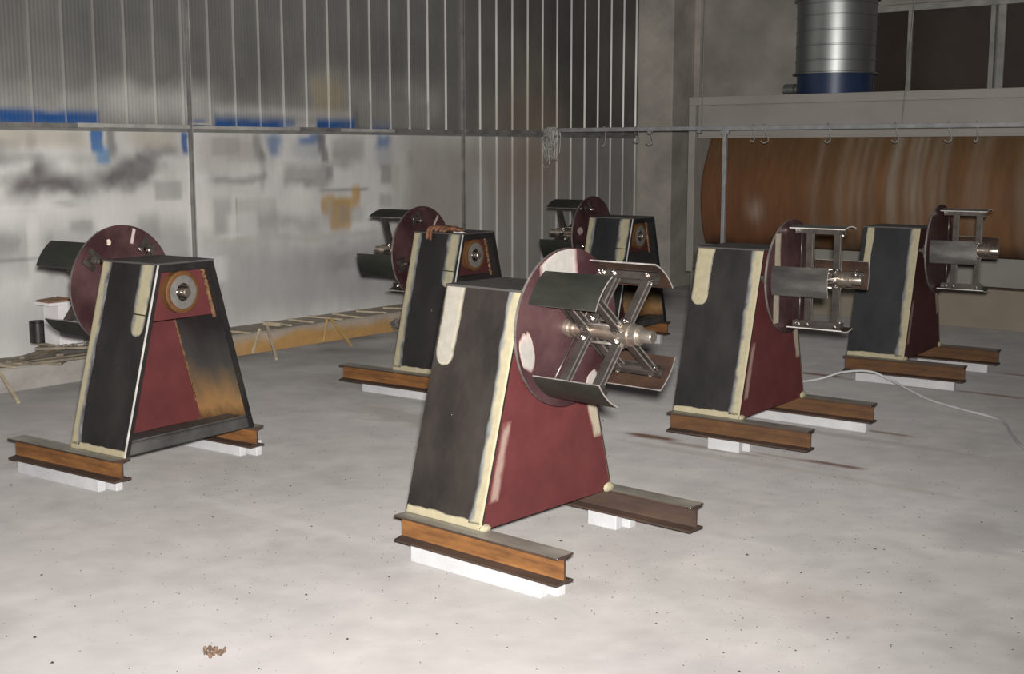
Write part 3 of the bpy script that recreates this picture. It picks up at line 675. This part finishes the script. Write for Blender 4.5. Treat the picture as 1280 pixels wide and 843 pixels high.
        b.lathe([(-1, .05), (-.7, .7), (0, 1), (.7, .7), (1, .05)], 12, M_); b.c = [(*CREAM, 1)]*len(b.v); b.build('putty_blob', MAT['putty'], pn)
        b = MB(); M_ = Matrix.Translation((TX+.004, -hwz(ZB)+.02, ZB+.008)) @ Matrix.Diagonal((.016, .03, .016, 1))
        b.lathe([(-1, .05), (-.7, .7), (0, 1), (.7, .7), (1, .05)], 12, M_); b.c = [(*CREAM, 1)]*len(b.v); b.build('putty_blob', MAT['putty'], pn)
    # ---- top plate with a turned-down lip
    mb = MB(); mb.box((-TX-.003, -YT-.006, ZT-.004), (TX+.002, YT+.006, ZT+.006)); mb.build('top_plate', MAT['steel_mid'], t, .002)  # lighter steel colour stands in for light reflected off the top
    mb = MB(); mb.box((-TX+.001, -YT+.012, ZT-.040), (-TX+.009, YT-.012, ZT-.004)); mb.build('top_lip', ST, t, .002)
    # ---- bearing plate, bearing and shaft end on the open side
    bp = trapezoid(-.125, -.115, .815, ZT-.006, .012).build('bearing_plate', MAT['maroon' if loc[1] < -2 else 'maroon_falloff'], t)
    for s in (-1, 1):
        wl = MB(); hwz = lambda z: YB0 + (YT-YB0)*(z-ZB)/(ZT-ZB) - .016
        pts = [(-.13, s*hwz(.80+.26*k/14)+random.uniform(-.003,.003), .80+.26*k/14) for k in range(15)]
        wl.tube(pts, .011, 8); wl.build('weld_bead', MAT['weld'], bp)
    # weld bead in the corner between the front panel and each side plate
    for s in (-1, 1):
        wl = MB(); hwz = lambda z: YB0 + (YT-YB0)*(z-ZB)/(ZT-ZB) - .012
        wl.tube([(TX-.012, s*hwz(.30+.5*k/26)+random.uniform(-.002,.002), .30+.5*k/26) for k in range(27)], .005, 6); wl.build('weld_bead', MAT['weld'], t)
    R0 = Matrix.Translation((0, 0, ZH)) @ Matrix.Rotation(PI, 4, 'Z')     # lathe x -> -x
    hs = MB(); hs.lathe([(.125,.098),(.128,.102),(.148,.102),(.150,.094),(.153,.094),(.155,.106),(.176,.106),(.179,.101),(.179,.082),(.150,.082),(.150,.02)], 44, R0)
    ho = hs.build('bearing_housing', MAT['rust_ring'], t)
    MB().lathe([(.172,.083),(.1795,.083),(.1805,.078),(.1805,.045),(.172,.045)], 44, R0, caps=False).build('bearing_cover', MAT['bearing_grey'], ho)
    rb = MB(); rb.lathe([(.150,.046),(.165,.046),(.165,.028)], 32, R0)
    for k in range(11):
        a = 2*PI*k/11; rb.cyl((-.160, .036*math.cos(a), ZH+.036*math.sin(a)), (-.173, .036*math.cos(a), ZH+.036*math.sin(a)), .006, 8, 1)
    rb.build('roller_race', [MAT['black_metal'], MAT['bolt']], ho)
    # ---- main shaft
    Rx = Matrix.Translation((0, 0, ZH))
    sh = MB(); sh.lathe([(-.212,.019),(-.208,.022),(.0,.024),(.30,.024),(.62,.0255),(.698,.0255),(XS,.022)], 24, Rx); sho = sh.build('shaft', MAT['shaft'], t)
    # ---- disc
    dm = cm('disc', disc_mesh); do = put('coil_disc', dm, t); do.location = (0, 0, ZH)
    nx = Vector((1, 0, 0))
    for (side, ang, rr, wv, hv, colr, sd, kind) in discp:
        nn_ = nx*side; rad = Vector((0, math.sin(ang), math.cos(ang))); tan = Vector((0, math.cos(ang), -math.sin(ang)))
        oo = nx*(XD+.006*side-XD) + Vector((XD, 0, 0))
        MRO = (.12,.04,.042)
        if kind == 'cap':    # reaches the rim, cut straight inside
            lim = lambda v: math.sqrt(max(1e-6, (RD-.004)**2-(rr+(RD-.006-rr)*v)**2))
            me = patch(oo, tan, rad, nn_, rr, RD-.006, lambda v: -min(lim(v), wv), lambda v: min(lim(v), hv)-.006*n1d(v, sd, 4), colr, (.40,.36,.34), MRO, fl=.12, fr=.16, fb=.06, seed=sd, rows=24, thick=.001)
        elif kind == 'strip':
            lim = lambda v: 0
            me = patch(oo, tan, rad, nn_, rr, rr+hv, lambda v: -wv/2, lambda v: wv/2+.004*n1d(v, sd, 4), colr, (.30,.24,.22), MRO, fl=.08, fr=.2, fb=.1, seed=sd, rows=20, thick=.001)
        elif kind == 'chord':   # vertical band across the disc
            me = patch(oo, tan, rad, nn_, -math.sqrt(RD*RD-rr*rr)+.01, math.sqrt(RD*RD-rr*rr)-.01, lambda v: rr-wv/2, lambda v: rr+wv/2+.006*n1d(v, sd, 4), colr, (.30,.24,.2), MRO, fl=.1, fr=.25, seed=sd, rows=40, thick=.001)
        else:
            rd = lambda v: math.sqrt(max(0, 1-(2*v-1)**2))
            me = patch(oo, tan, rad, nn_, rr-hv/2, rr+hv/2, lambda v: -wv/2*rd(v)*(1+.5*n1d(v, sd, 4)), lambda v: wv/2*rd(v)*(1+.9*n1d(v, sd+2, 4)), colr, (.42,.34,.31), MRO, fl=.1, fr=.25, fb=.1, ft=.1, seed=sd, rows=24, thick=.001)
        p = put('putty_patch', me, do)
    # ---- mandrel
    sl = MB(); sl.lathe([(.292,.038),(.314,.038),(.315,.033),(.336,.033),(.337,.027),(.560,.027)], 28, Rx)
    slo = sl.build('sleeve', MAT['shaft'], t)
    for k in range(6):
        a = 2*PI*k/6+.3; bolt(slo, (.313, .030*math.cos(a), ZH+.030*math.sin(a)), (1, 0, 0), .5)
    MB().lathe([(.545,.036),(.546,.046),(.605,.046),(.606,.040),(.640,.040),(.644,.036),(.645,.026)], 28, Rx).build('hub_collar', MAT['shaft'], t)
    for k in range(4):
        ph = rot + k*PI/2; Rk = Rx @ Matrix.Rotation(-ph, 4, 'X')
        def place(o): o.matrix_local = Rk; return o
        wo = 'wing_bright' if (front and rot < .3) else 'wing_out'; sg = place(put('segment', cm('wing'+wo, lambda: wing_mesh().mesh('segment', [MAT[wo], MAT['wing_in'], MAT['ground_edge' if wo == 'wing_bright' else 'wing_edge']])), t))
        put('segment_bar', cm('bar', bar_mesh), sg)
        lug = place(put('pivot_lug', cm('lug', lug_mesh), t))
        place(put('guide_rod', cm('rod', rod_mesh), t))
        cl_ = place(put('disc_clamp', cm('clamp', clamp_mesh), t))
        for sy in (-1, 1):
            for xb in (.330, .348, .400, .560): bolt(sg, (xb, sy*.020, RW-.026), (0, sy, 0), .95)
            for xb in (.400, .560): bolt(lug, (xb, sy*.020, .046), (0, sy, 0), .95)
        for xa in (.400, .560):
            a = put('arm', cm('arm', arm_mesh), t); a.matrix_local = Rk @ Matrix.Translation((xa, 0, 0))
        bolt(sg, (.585, 0, RW-.05), (0, 0, -1), .8)
    return t

W_ = WHITEP
MA = decoiler('open-backed decoiler whose disc faces the foam boxes on the ledge', (2.962,-2.703), 3.205, .905, 'steel', 1,
     [(-1, -.28, .225, .022, .08, (.40,.36,.34), 3, 'strip'), (-1, .33, .245, .032, .034, (.55,.46,.37), 5, 'blob')], 'rust')
MBc = decoiler('open-backed decoiler with a brown work glove lying on its top', (2.655,-.09), 3.196, .30, 'steel', 1,
     [(-1, -.62, .21, .020, .09, (.34,.29,.27), 7, 'strip')], 'rust')
MF = decoiler('open-backed decoiler beside the corner concrete column', (2.476,2.22), 3.192, .42, 'steel_blue', 1,
     [(-1, 1.4, .20, .06, .09, (.34,.27,.25), 9, 'blob')], 'rust')
MC = decoiler('decoiler with diagonal X-set segments and white patches on its disc', (5.088,-2.52), -.046, PI/4-.09, 'steel_brown', -1,
     [(1, -.10, .20, .155, .080, W_, 11, 'cap'), (1, -1.85, .262, .17, .085, W_, 13, 'blob'), (1, 2.55, .272, .09, .05, (.29,.27,.25), 15, 'blob'), (1, 1.75, .262, .05, .07, (.28,.25,.23), 16, 'blob')], 'rust', 1)
MD = decoiler('decoiler with upright cross-set segments and a cream band on its disc', (4.844,-.084), .024, 0, 'steel', -1,
     [(1, 0, -.185, .075, 0, (.36,.32,.25), 17, 'chord')], 'rust_mid', 1)
ME = decoiler('dark bluish decoiler standing in front of the spray booth tank', (4.774,2.393), .059, 0.0, 'steel_blue', -1, [], 'rust_mid', 1)

# ------------------------------------------------------------------ white blocks under the beams
def block(x0, x1, yc, label, w=.05, h=ZS, rz=0.0):
    mb = MB(); L = x1-x0; n = 8
    mb.box((-L/2, -w/2, 0), (L/2, w/2, h-.0005))
    o = mb.build('support_block', MAT['block'], None, .003); o.location = ((x0+x1)/2, yc, 0); o.rotation_euler = (0, 0, rz)
    tag(o, label, 'block', 'white support blocks under the beams')
block(4.91, 5.585, -2.945, "long white block under the outer beam of the X-set-segment decoiler", .045, rz=-.03)
block(5.03, 5.625, -2.885, "white block tucked behind the long one under the X-set-segment decoiler's outer beam", .045, rz=-.046)
block(5.17, 5.326, -2.065, "short white block under X-set-segment decoiler's beam facing the cream-banded-disc decoiler", .045, rz=-.046)
block(5.20, 5.36, -2.005, "small white block behind another under X-set-segment decoiler's beam facing the cream-banded-disc one", .045, rz=-.046)
block(4.86, 5.053, -.46, "short white block under cream-banded-disc decoiler's beam facing the X-set-segment one", .045, rz=.024)
block(4.90, 5.085, -.40, "short white block tucked behind another under cream-banded-disc decoiler's beam facing the X-set-segment one", .045, rz=.024)
block(4.64, 5.394, .455, "long white block under cream-banded-disc decoiler's beam facing the bluish decoiler", .05, rz=.024)
block(4.633, 5.334, 2.075, "long white block under bluish decoiler's beam facing the cream-banded-disc decoiler, behind the hose", .05, rz=.059)
block(4.75, 5.275, 2.955, "white block under bluish decoiler's beam facing the spray booth", .06, rz=.059)
block(2.355, 3.007, -3.135, "long white block under the outer beam of the decoiler beside the foam box", .045, rz=.063)
block(2.45, 3.06, -3.07, "white block tucked behind the long one under foam-box decoiler's outer beam", .04, rz=.063)
block(2.439, 2.969, -2.225, "long white block under foam-box decoiler's beam facing the glove-topped decoiler", .045, rz=.063)
block(2.50, 3.03, -2.165, "white block tucked behind another under foam-box decoiler's beam facing the glove-topped one", .04, rz=.063)
block(2.143, 2.70, -.50+.055, "long white block under glove-topped decoiler's beam facing the foam-box decoiler", .045, rz=.055)
block(2.2, 2.8, .36, "white block under glove-topped decoiler's beam facing the column decoiler", .045, rz=.055)
block(1.95, 2.55, 1.78, "white block under column-side decoiler's beam facing the glove-topped decoiler", .045, rz=.05)
block(2.0, 2.6, 2.65, "white block under column-side decoiler's beam facing the back wall", .045, rz=.05)

# ------------------------------------------------------------------ hanging rail, hooks, wires
RY, RZ = 4.573, 1.862
t = empty('hanging_rail', (2.115, RY, 0)); tag(t, 'thin pale steel rail on a post in front of the booth', 'rail')
MB().box((WX+.03-2.115, -.018, RZ-.02), (6.5, .018, RZ+.022)).build('rail_bar', MAT['pipe'], t, .004)
MB().box((-.019, -.019, 0), (.019, .019, RZ-.02)).build('post', MAT['pipe'], t, .003)
MB().box((-.045, -.024, RZ-.055), (.045, .024, RZ-.018)).build('bracket', MAT['pipe'], t, .003)
for px in (-.87, -.29):
    MB().box((px-.02, -.022, RZ-.045), (px+.02, .022, RZ-.018)).build('rail_clip', MAT['pipe'], t, .003)
def hook(x, tilt, ln, label):
    s = ln/.13
    pts = spline([(0,-.028,RZ+.018),(0,0,RZ+.032),(0,.026,RZ+.016),(.004*tilt,.026,RZ-.02),(.02*tilt,.012,RZ-.06*s),(.045*tilt,-.01,RZ-.105*s),(.05*tilt,-.03,RZ-.13*s),(.02*tilt,-.04,RZ-.145*s),(-.012*tilt,-.03,RZ-.125*s)], 5)
    o = MB().tube([(p.x, p.y, p.z-RZ) for p in pts], .0055, 6).build('wire_hook', MAT['wire']); o.location = (x, RY, RZ)
    tag(o, label, 'hook', 'wire hooks on the hanging rail')
for x, tl, ln, lb in [(.68,.4,.16,'bent wire hook on the rail in front of metal panels'),(1.079,1.0,.12,'wire hook on the rail in front of the concrete column'),(1.234,1.1,.14,'slanted wire hook on the rail beside the concrete column'),
                      (2.416,.5,.12,'wire hook on the rail just past the rail post'),(2.53,1.2,.13,'slanted wire hook next to the one by the rail post')]:
    hook(x, tl, ln, lb)
for x, tl in [(3.183,.8),(3.827,.9),(4.304,.9),(4.553,.4)]: hook(x, tl, .13, 'wire hook on the rail before the streaked curtain plate')
# tangle of pale wire at the wall end of the rail
pts = []; r2 = random.Random(5)
for k in range(15):
    cx = .0 + r2.uniform(-.05, .09); cy = RY-.03 + r2.uniform(-.05, .05)
    pts += [(cx+r2.uniform(-.03,.03), cy, RZ+.03), (cx+.05+r2.uniform(-.03,.03), cy, RZ-.05), (cx+r2.uniform(-.05,.05), cy+.02, RZ-.17-r2.uniform(0,.17)), (cx-.05+r2.uniform(-.02,.02), cy-.01, RZ-.10)]
pts += [(-.02, RY-.05, RZ-.2), (0, RY-.05, RZ-.36), (-.05, RY-.06, RZ-.40), (-.09, RY-.06, RZ-.33)]
o = MB().tube([(a[0], a[1]-RY, a[2]-RZ) for a in spline(pts, 5)], .0055, 5).build('wire_bundle', MAT['wire']); o.location = (0, RY, RZ)
tag(o, 'tangled bundle of pale wire hung at the wall end of rail', 'wire')
# suspension wires
for p, q, lb in [((1.848,RY,5.2),(1.85,RY,RZ+.02),'thin dark wire hanging down beside the concrete column'),((4.09,RY,5.2),(3.89,RY,RZ+.02),'thin slanting wire holding the rail in front of the window')]:
    o = MB().tube([Vector(a)-Vector(q) for a in spline([p, ((p[0]+q[0])/2+.005, RY, (p[2]+q[2])/2), q], 8)], .0048, 6).build('suspension_wire', MAT['wire_dark']); o.location = q
    tag(o, lb, 'wire')

# ------------------------------------------------------------------ things on and by the ledge
def stick(p, q, label, name='wood_stick', mt='wood', w=.022, h=.016, cat='stick', group='sticks on the ledge'):
    p = Vector(p); q = Vector(q); o = MB().bar((0,0,0), q-p, w, h).build(name, MAT[mt], None, .002); o.location = p; return tag(o, label, cat, group)
lay = 'thin pale stick lying across the concrete ledge'
for p, q in [((-.06,.82),(.25,.82)),((-.10,1.07),(.30,1.11)),((-.05,1.33),(.36,1.30)),((-.02,1.60),(.28,1.68)),((0,1.93),(.26,2.03)),((-.06,.60),(.24,.57)),((.05,.02),(.33,.06))]:
    stick((p[0],p[1],.182), (q[0],q[1],.183), lay)
stick((.05,-2.03,.183), (.36,-2.02,.184), 'thin pale stick lying on ledge beside the slat pile')
stick((.05,.44,.198), (.22,.47,.199), 'short square wood piece lying on the ledge beside leaning stick', 'wood_offcut', 'wood', .03, .03, 'wood', None)
stick((.255,.30,.205), (.679,.022,.009), 'pale stick slanting from the ledge down to the floor', group='sticks leaning on the ledge')
stick((.27,1.00,.20), (.64,.887,.009), 'ochre stick slanting from the ledge down to the floor', mt='wood_ochre', group='sticks leaning on the ledge')
stick((.292,.19,.20), (.325,.077,.009), 'upright pale stick against the ledge face beside slanting stick', group='sticks leaning on the ledge')
stick((.290,.94,.20), (.305,.88,.009), 'upright ochre stick against the stained ledge face', mt='wood_ochre', w=.014, group='sticks leaning on the ledge')
stick((.277,-2.12,.22), (.70,-2.20,.009), 'pale stick leaning on ledge beside the pile of slats', group='sticks leaning on the ledge')
# rubble
bm = bmesh.new(); r3 = random.Random(3)
for k in range(70):
    m = Matrix.Translation((r3.uniform(-.20,.20), r3.uniform(-.22,.22), r3.uniform(.0,.09))) @ Euler((r3.random()*6, r3.random()*6, 0)).to_matrix().to_4x4() @ Matrix.Diagonal((r3.uniform(.02,.06), r3.uniform(.02,.05), r3.uniform(.02,.04), 1))
    bmesh.ops.create_icosphere(bm, subdivisions=1, radius=1, matrix=m)
me = bpy.data.meshes.new('rubble_heap'); bm.to_mesh(me); bm.free(); me.materials.append(MAT['rubble'])
o = put('rubble_heap', me); o.location = (.52, 1.86, .02); tag(o, 'grey heap of rubble at the foot of the ledge', 'rubble', kind='stuff')
# slats
SLG = 'slats piled on the ledge'
LY = [.183, .202, .221, .240, .259]    # one slat thickness per layer
sl = [((-.06,-1.98),(.40,-1.66),.10,0),((.10,-2.0),(.46,-1.72),.05,0),((.39,-1.92),(.44,-1.42),.07,1),((.30,-1.92),(.33,-1.40),.06,1),((.22,-1.98),(.05,-1.60),.05,1),
      ((-.12,-1.52),(.34,-1.66),.05,2),((.34,-1.95),(.10,-1.55),.04,3),((.16,-1.74),(.42,-1.44),.05,4),((-.08,-1.62),(.22,-1.50),.04,4),((.27,-1.50),(.42,-1.34),.05,4)]
sl = [((*p, LY[k]), (*q, LY[k]), w) for p, q, w, k in sl]
for i, (p, q, w) in enumerate(sl): stick(p, q, 'greyish wooden slat in the pile on the ledge', 'slat', 'slat', w, .018, 'slat', SLG)
r4 = random.Random(9)
for k in range(6):
    x, y = .285+.022*k, -1.66+.045*k
    stick((x,y,.279), (x+r4.uniform(-.01,.02), y+.034, .280), 'short metal offcut on top of the slat pile', 'metal_offcut', 'flange', .016, .018, 'offcut', 'offcuts on the slat pile')
# canister
t = empty('canister', (-.03, -1.60, .269)); tag(t, 'black cylindrical canister beside the white foam box', 'canister')
Rz = Matrix.Rotation(-PI/2, 4, 'Y')
MB().lathe([(0,.054),(.004,.058),(.145,.058),(.150,.052),(.152,.045)], 32, Rz).build('can_body', MAT['black'], t)
MB().lathe([(.148,.057),(.156,.057),(.158,.051),(.150,.051)], 32, Rz).build('can_rim', MAT['black_metal'], t)
# foam boxes
t = empty('foam_box', (.13, -1.49, .269)); tag(t, 'tall white foam box with brown cardboard flaps on slat pile', 'box')
MB().box((-.10,-.095,0),(.10,.095,.285)).build('box_body', MAT['foam'], t, .003)
f = MB(); f.add([(-.10,.095,.285),(.10,.095,.285),(.10,.02,.33),(-.10,.02,.33),(-.10,.095,.27),(.10,.095,.27),(.10,.012,.322),(-.10,.012,.322)], [(0,1,2,3),(4,7,6,5),(0,4,5,1),(1,5,6,2),(2,6,7,3),(3,7,4,0)]); f.build('flap', MAT['card'], t)
f = MB(); f.box((-.11,-.165,.285),(.10,.0,.308)).build('foam_lid', MAT['foam'], t, .003)
f = MB(); f.add([(-.10,-.16,.3085),(.09,-.16,.3085),(.09,-.005,.3085),(-.10,-.005,.3085),(-.10,-.14,.318),(.08,-.15,.316),(.08,-.01,.322),(-.10,-.01,.326)], [(0,3,2,1),(4,5,6,7),(0,1,5,4),(1,2,6,5),(2,3,7,6),(3,0,4,7)]); f.build('card_sheet', MAT['card'], t)

# ------------------------------------------------------------------ glove on the decoiler
def glove():
    bm = bmesh.new()
    def ball(c, r, sx=1, sy=1, sz=1, rz=0): bmesh.ops.create_icosphere(bm, subdivisions=2, radius=r, matrix=Matrix.Translation(c) @ Matrix.Rotation(rz, 4, 'Z') @ Matrix.Diagonal((sx, sy, sz, 1)))
    def chain(P, r0, r1):
        P = spline(P, 6)
        for i, p in enumerate(P): ball(p, r0+(r1-r0)*i/(len(P)-1))
    ball((-.045, -.01, .026), .045, 1.15, .95, .5); ball((-.095, -.02, .024), .036, 1.2, 1.0, .55); ball((-.14, -.03, .018), .034, 1.0, 1.15, .45)
    chain([(-.01,.0,.028),(.03,.03,.034),(.052,.062,.024),(.058,.074,-.012),(.058,.076,-.038)], .014, .0115)
    chain([(-.02,.01,.030),(.008,.042,.036),(.024,.068,.020),(.028,.077,-.020),(.028,.077,-.046)], .014, .0115)
    chain([(-.035,.015,.030),(-.022,.042,.034),(-.012,.062,.024),(-.010,.066,.013)], .014, .012)
    chain([(-.055,.015,.028),(-.052,.04,.032),(-.046,.058,.022),(-.044,.062,.012)], .0135, .0115)
    chain([(-.085,.005,.026),(-.085,.032,.026),(-.075,.052,.016),(-.07,.058,.012)], .014, .012)
    me = bpy.data.meshes.new('work_glove'); bm.to_mesh(me); bm.free(); me.materials.append(MAT['glove'])
    o = put('work_glove', me); rmd = o.modifiers.new('r', 'REMESH'); rmd.mode = 'VOXEL'; rmd.voxel_size = .0045; rmd.use_smooth_shade = True
    s = o.modifiers.new('s', 'SMOOTH'); s.factor = .5; s.iterations = 3
    tag(o, 'reddish-brown work glove with fingers over the edge of a decoiler top', 'glove')
    # on the top plate, fingers over the camera-side edge
    m = MBc.matrix_world if False else Matrix.Translation((2.655, -.09, 0)) @ Matrix.Rotation(3.196, 4, 'Z')
    o.matrix_world = m @ Matrix.Translation((.025, YT+.006-.064, ZT+.004))
    rag = MB(); n = 10
    rag.v = [(.05*math.cos(2*PI*k/n)*(1+.3*math.sin(3*k)), .022*math.sin(2*PI*k/n), .001) for k in range(n)] + [(.04*math.cos(2*PI*k/n), .015*math.sin(2*PI*k/n), .007+.003*math.sin(2*k)) for k in range(n)]
    rag.f = [(k, (k+1) % n, n+(k+1) % n, n+k) for k in range(n)] + [tuple(range(n, 2*n))]; rag.m = [0]*(n+1); rag.sm = [True]*(n+1)
    r = rag.build('paper_scrap', MAT['foam']); r.matrix_world = m @ Matrix.Translation((-.15, YT-.03, ZT+.0065)); tag(r, 'small white paper scrap beside the glove on decoiler top', 'paper')
glove()

# ------------------------------------------------------------------ hose, debris and grit on the floor
hp = [(4.25,1.45),(4.385,1.70),(4.48,1.82),(4.62,1.855),(4.82,1.855),(4.99,1.84),(5.315,1.62),(5.601,1.43),(5.911,1.24),(6.094,.88),(6.253,.577),(6.5,.3),(6.9,.1)]
hz = [.012,.012,.03,.085,.11,.062,.014,.012,.012,.012,.012,.012,.012]
P = spline([(x, y, z) for (x, y), z in zip(hp, hz)], 8)
o = MB().tube([(p.x-5.3, p.y-1.6, p.z) for p in P], .008, 8).build('air_hose', MAT['hose']); o.location = (5.3, 1.6, 0)
tag(o, 'thin pale hose snaking over the floor beside bluish decoiler', 'hose')
bm = bmesh.new(); r5 = random.Random(21)
for k in range(26):
    a = r5.random()*6.28; d = r5.random()**.6*.038
    m = Matrix.Translation((d*math.cos(a)*1.2, d*math.sin(a), r5.uniform(.002,.012))) @ Euler((r5.random()*6, r5.random()*6, r5.random()*6)).to_matrix().to_4x4() @ Matrix.Diagonal((r5.uniform(.006,.015), r5.uniform(.004,.009), r5.uniform(.002,.006), 1))
    bmesh.ops.create_icosphere(bm, subdivisions=1, radius=1, matrix=m)
me = bpy.data.meshes.new('debris_clump'); bm.to_mesh(me); bm.free(); me.materials.append(MAT['debris'])
o = put('debris_clump', me); o.location = (5.053, -4.056, .001); tag(o, 'small clump of brown debris lying alone on bare floor', 'debris', kind='stuff')

gv = MB(); r6 = random.Random(77)
for k in range(3600):
    # denser towards the machines
    if k % 3: x, y = r6.uniform(2.0, 8.0), r6.uniform(-5.2, 1.0)
    else:
        c = r6.choice([(5.6,-2.3),(6.2,-1.6),(3.4,-2.5),(5.6,-.6),(4.6,-3.4),(6.6,-2.6)]); x, y = c[0]+r6.gauss(0,.45), c[1]+r6.gauss(0,.45)
    s = .0014+.0026*r6.random()**3 + (.004*(r6.random() < .018)); a = r6.random()*6.28; e = r6.uniform(.6, 1.6)
    pts = [(x+s*e*math.cos(a+i*2*PI/5)*r6.uniform(.7,1.2), y+s*math.sin(a+i*2*PI/5)*r6.uniform(.7,1.2), .0003) for i in range(5)]
    b = len(gv.v); gv.v += pts + [(x, y, s*.9)]
    for i in range(5): gv.f.append((b+i, b+(i+1) % 5, b+5)); gv.m.append(0); gv.sm.append(False)
    gv.f.append(tuple(b+i for i in reversed(range(5)))); gv.m.append(0); gv.sm.append(False)
o = gv.build('floor_grit', MAT['grit']); tag(o, 'dark specks of grit scattered over the concrete floor', 'grit', kind='stuff')
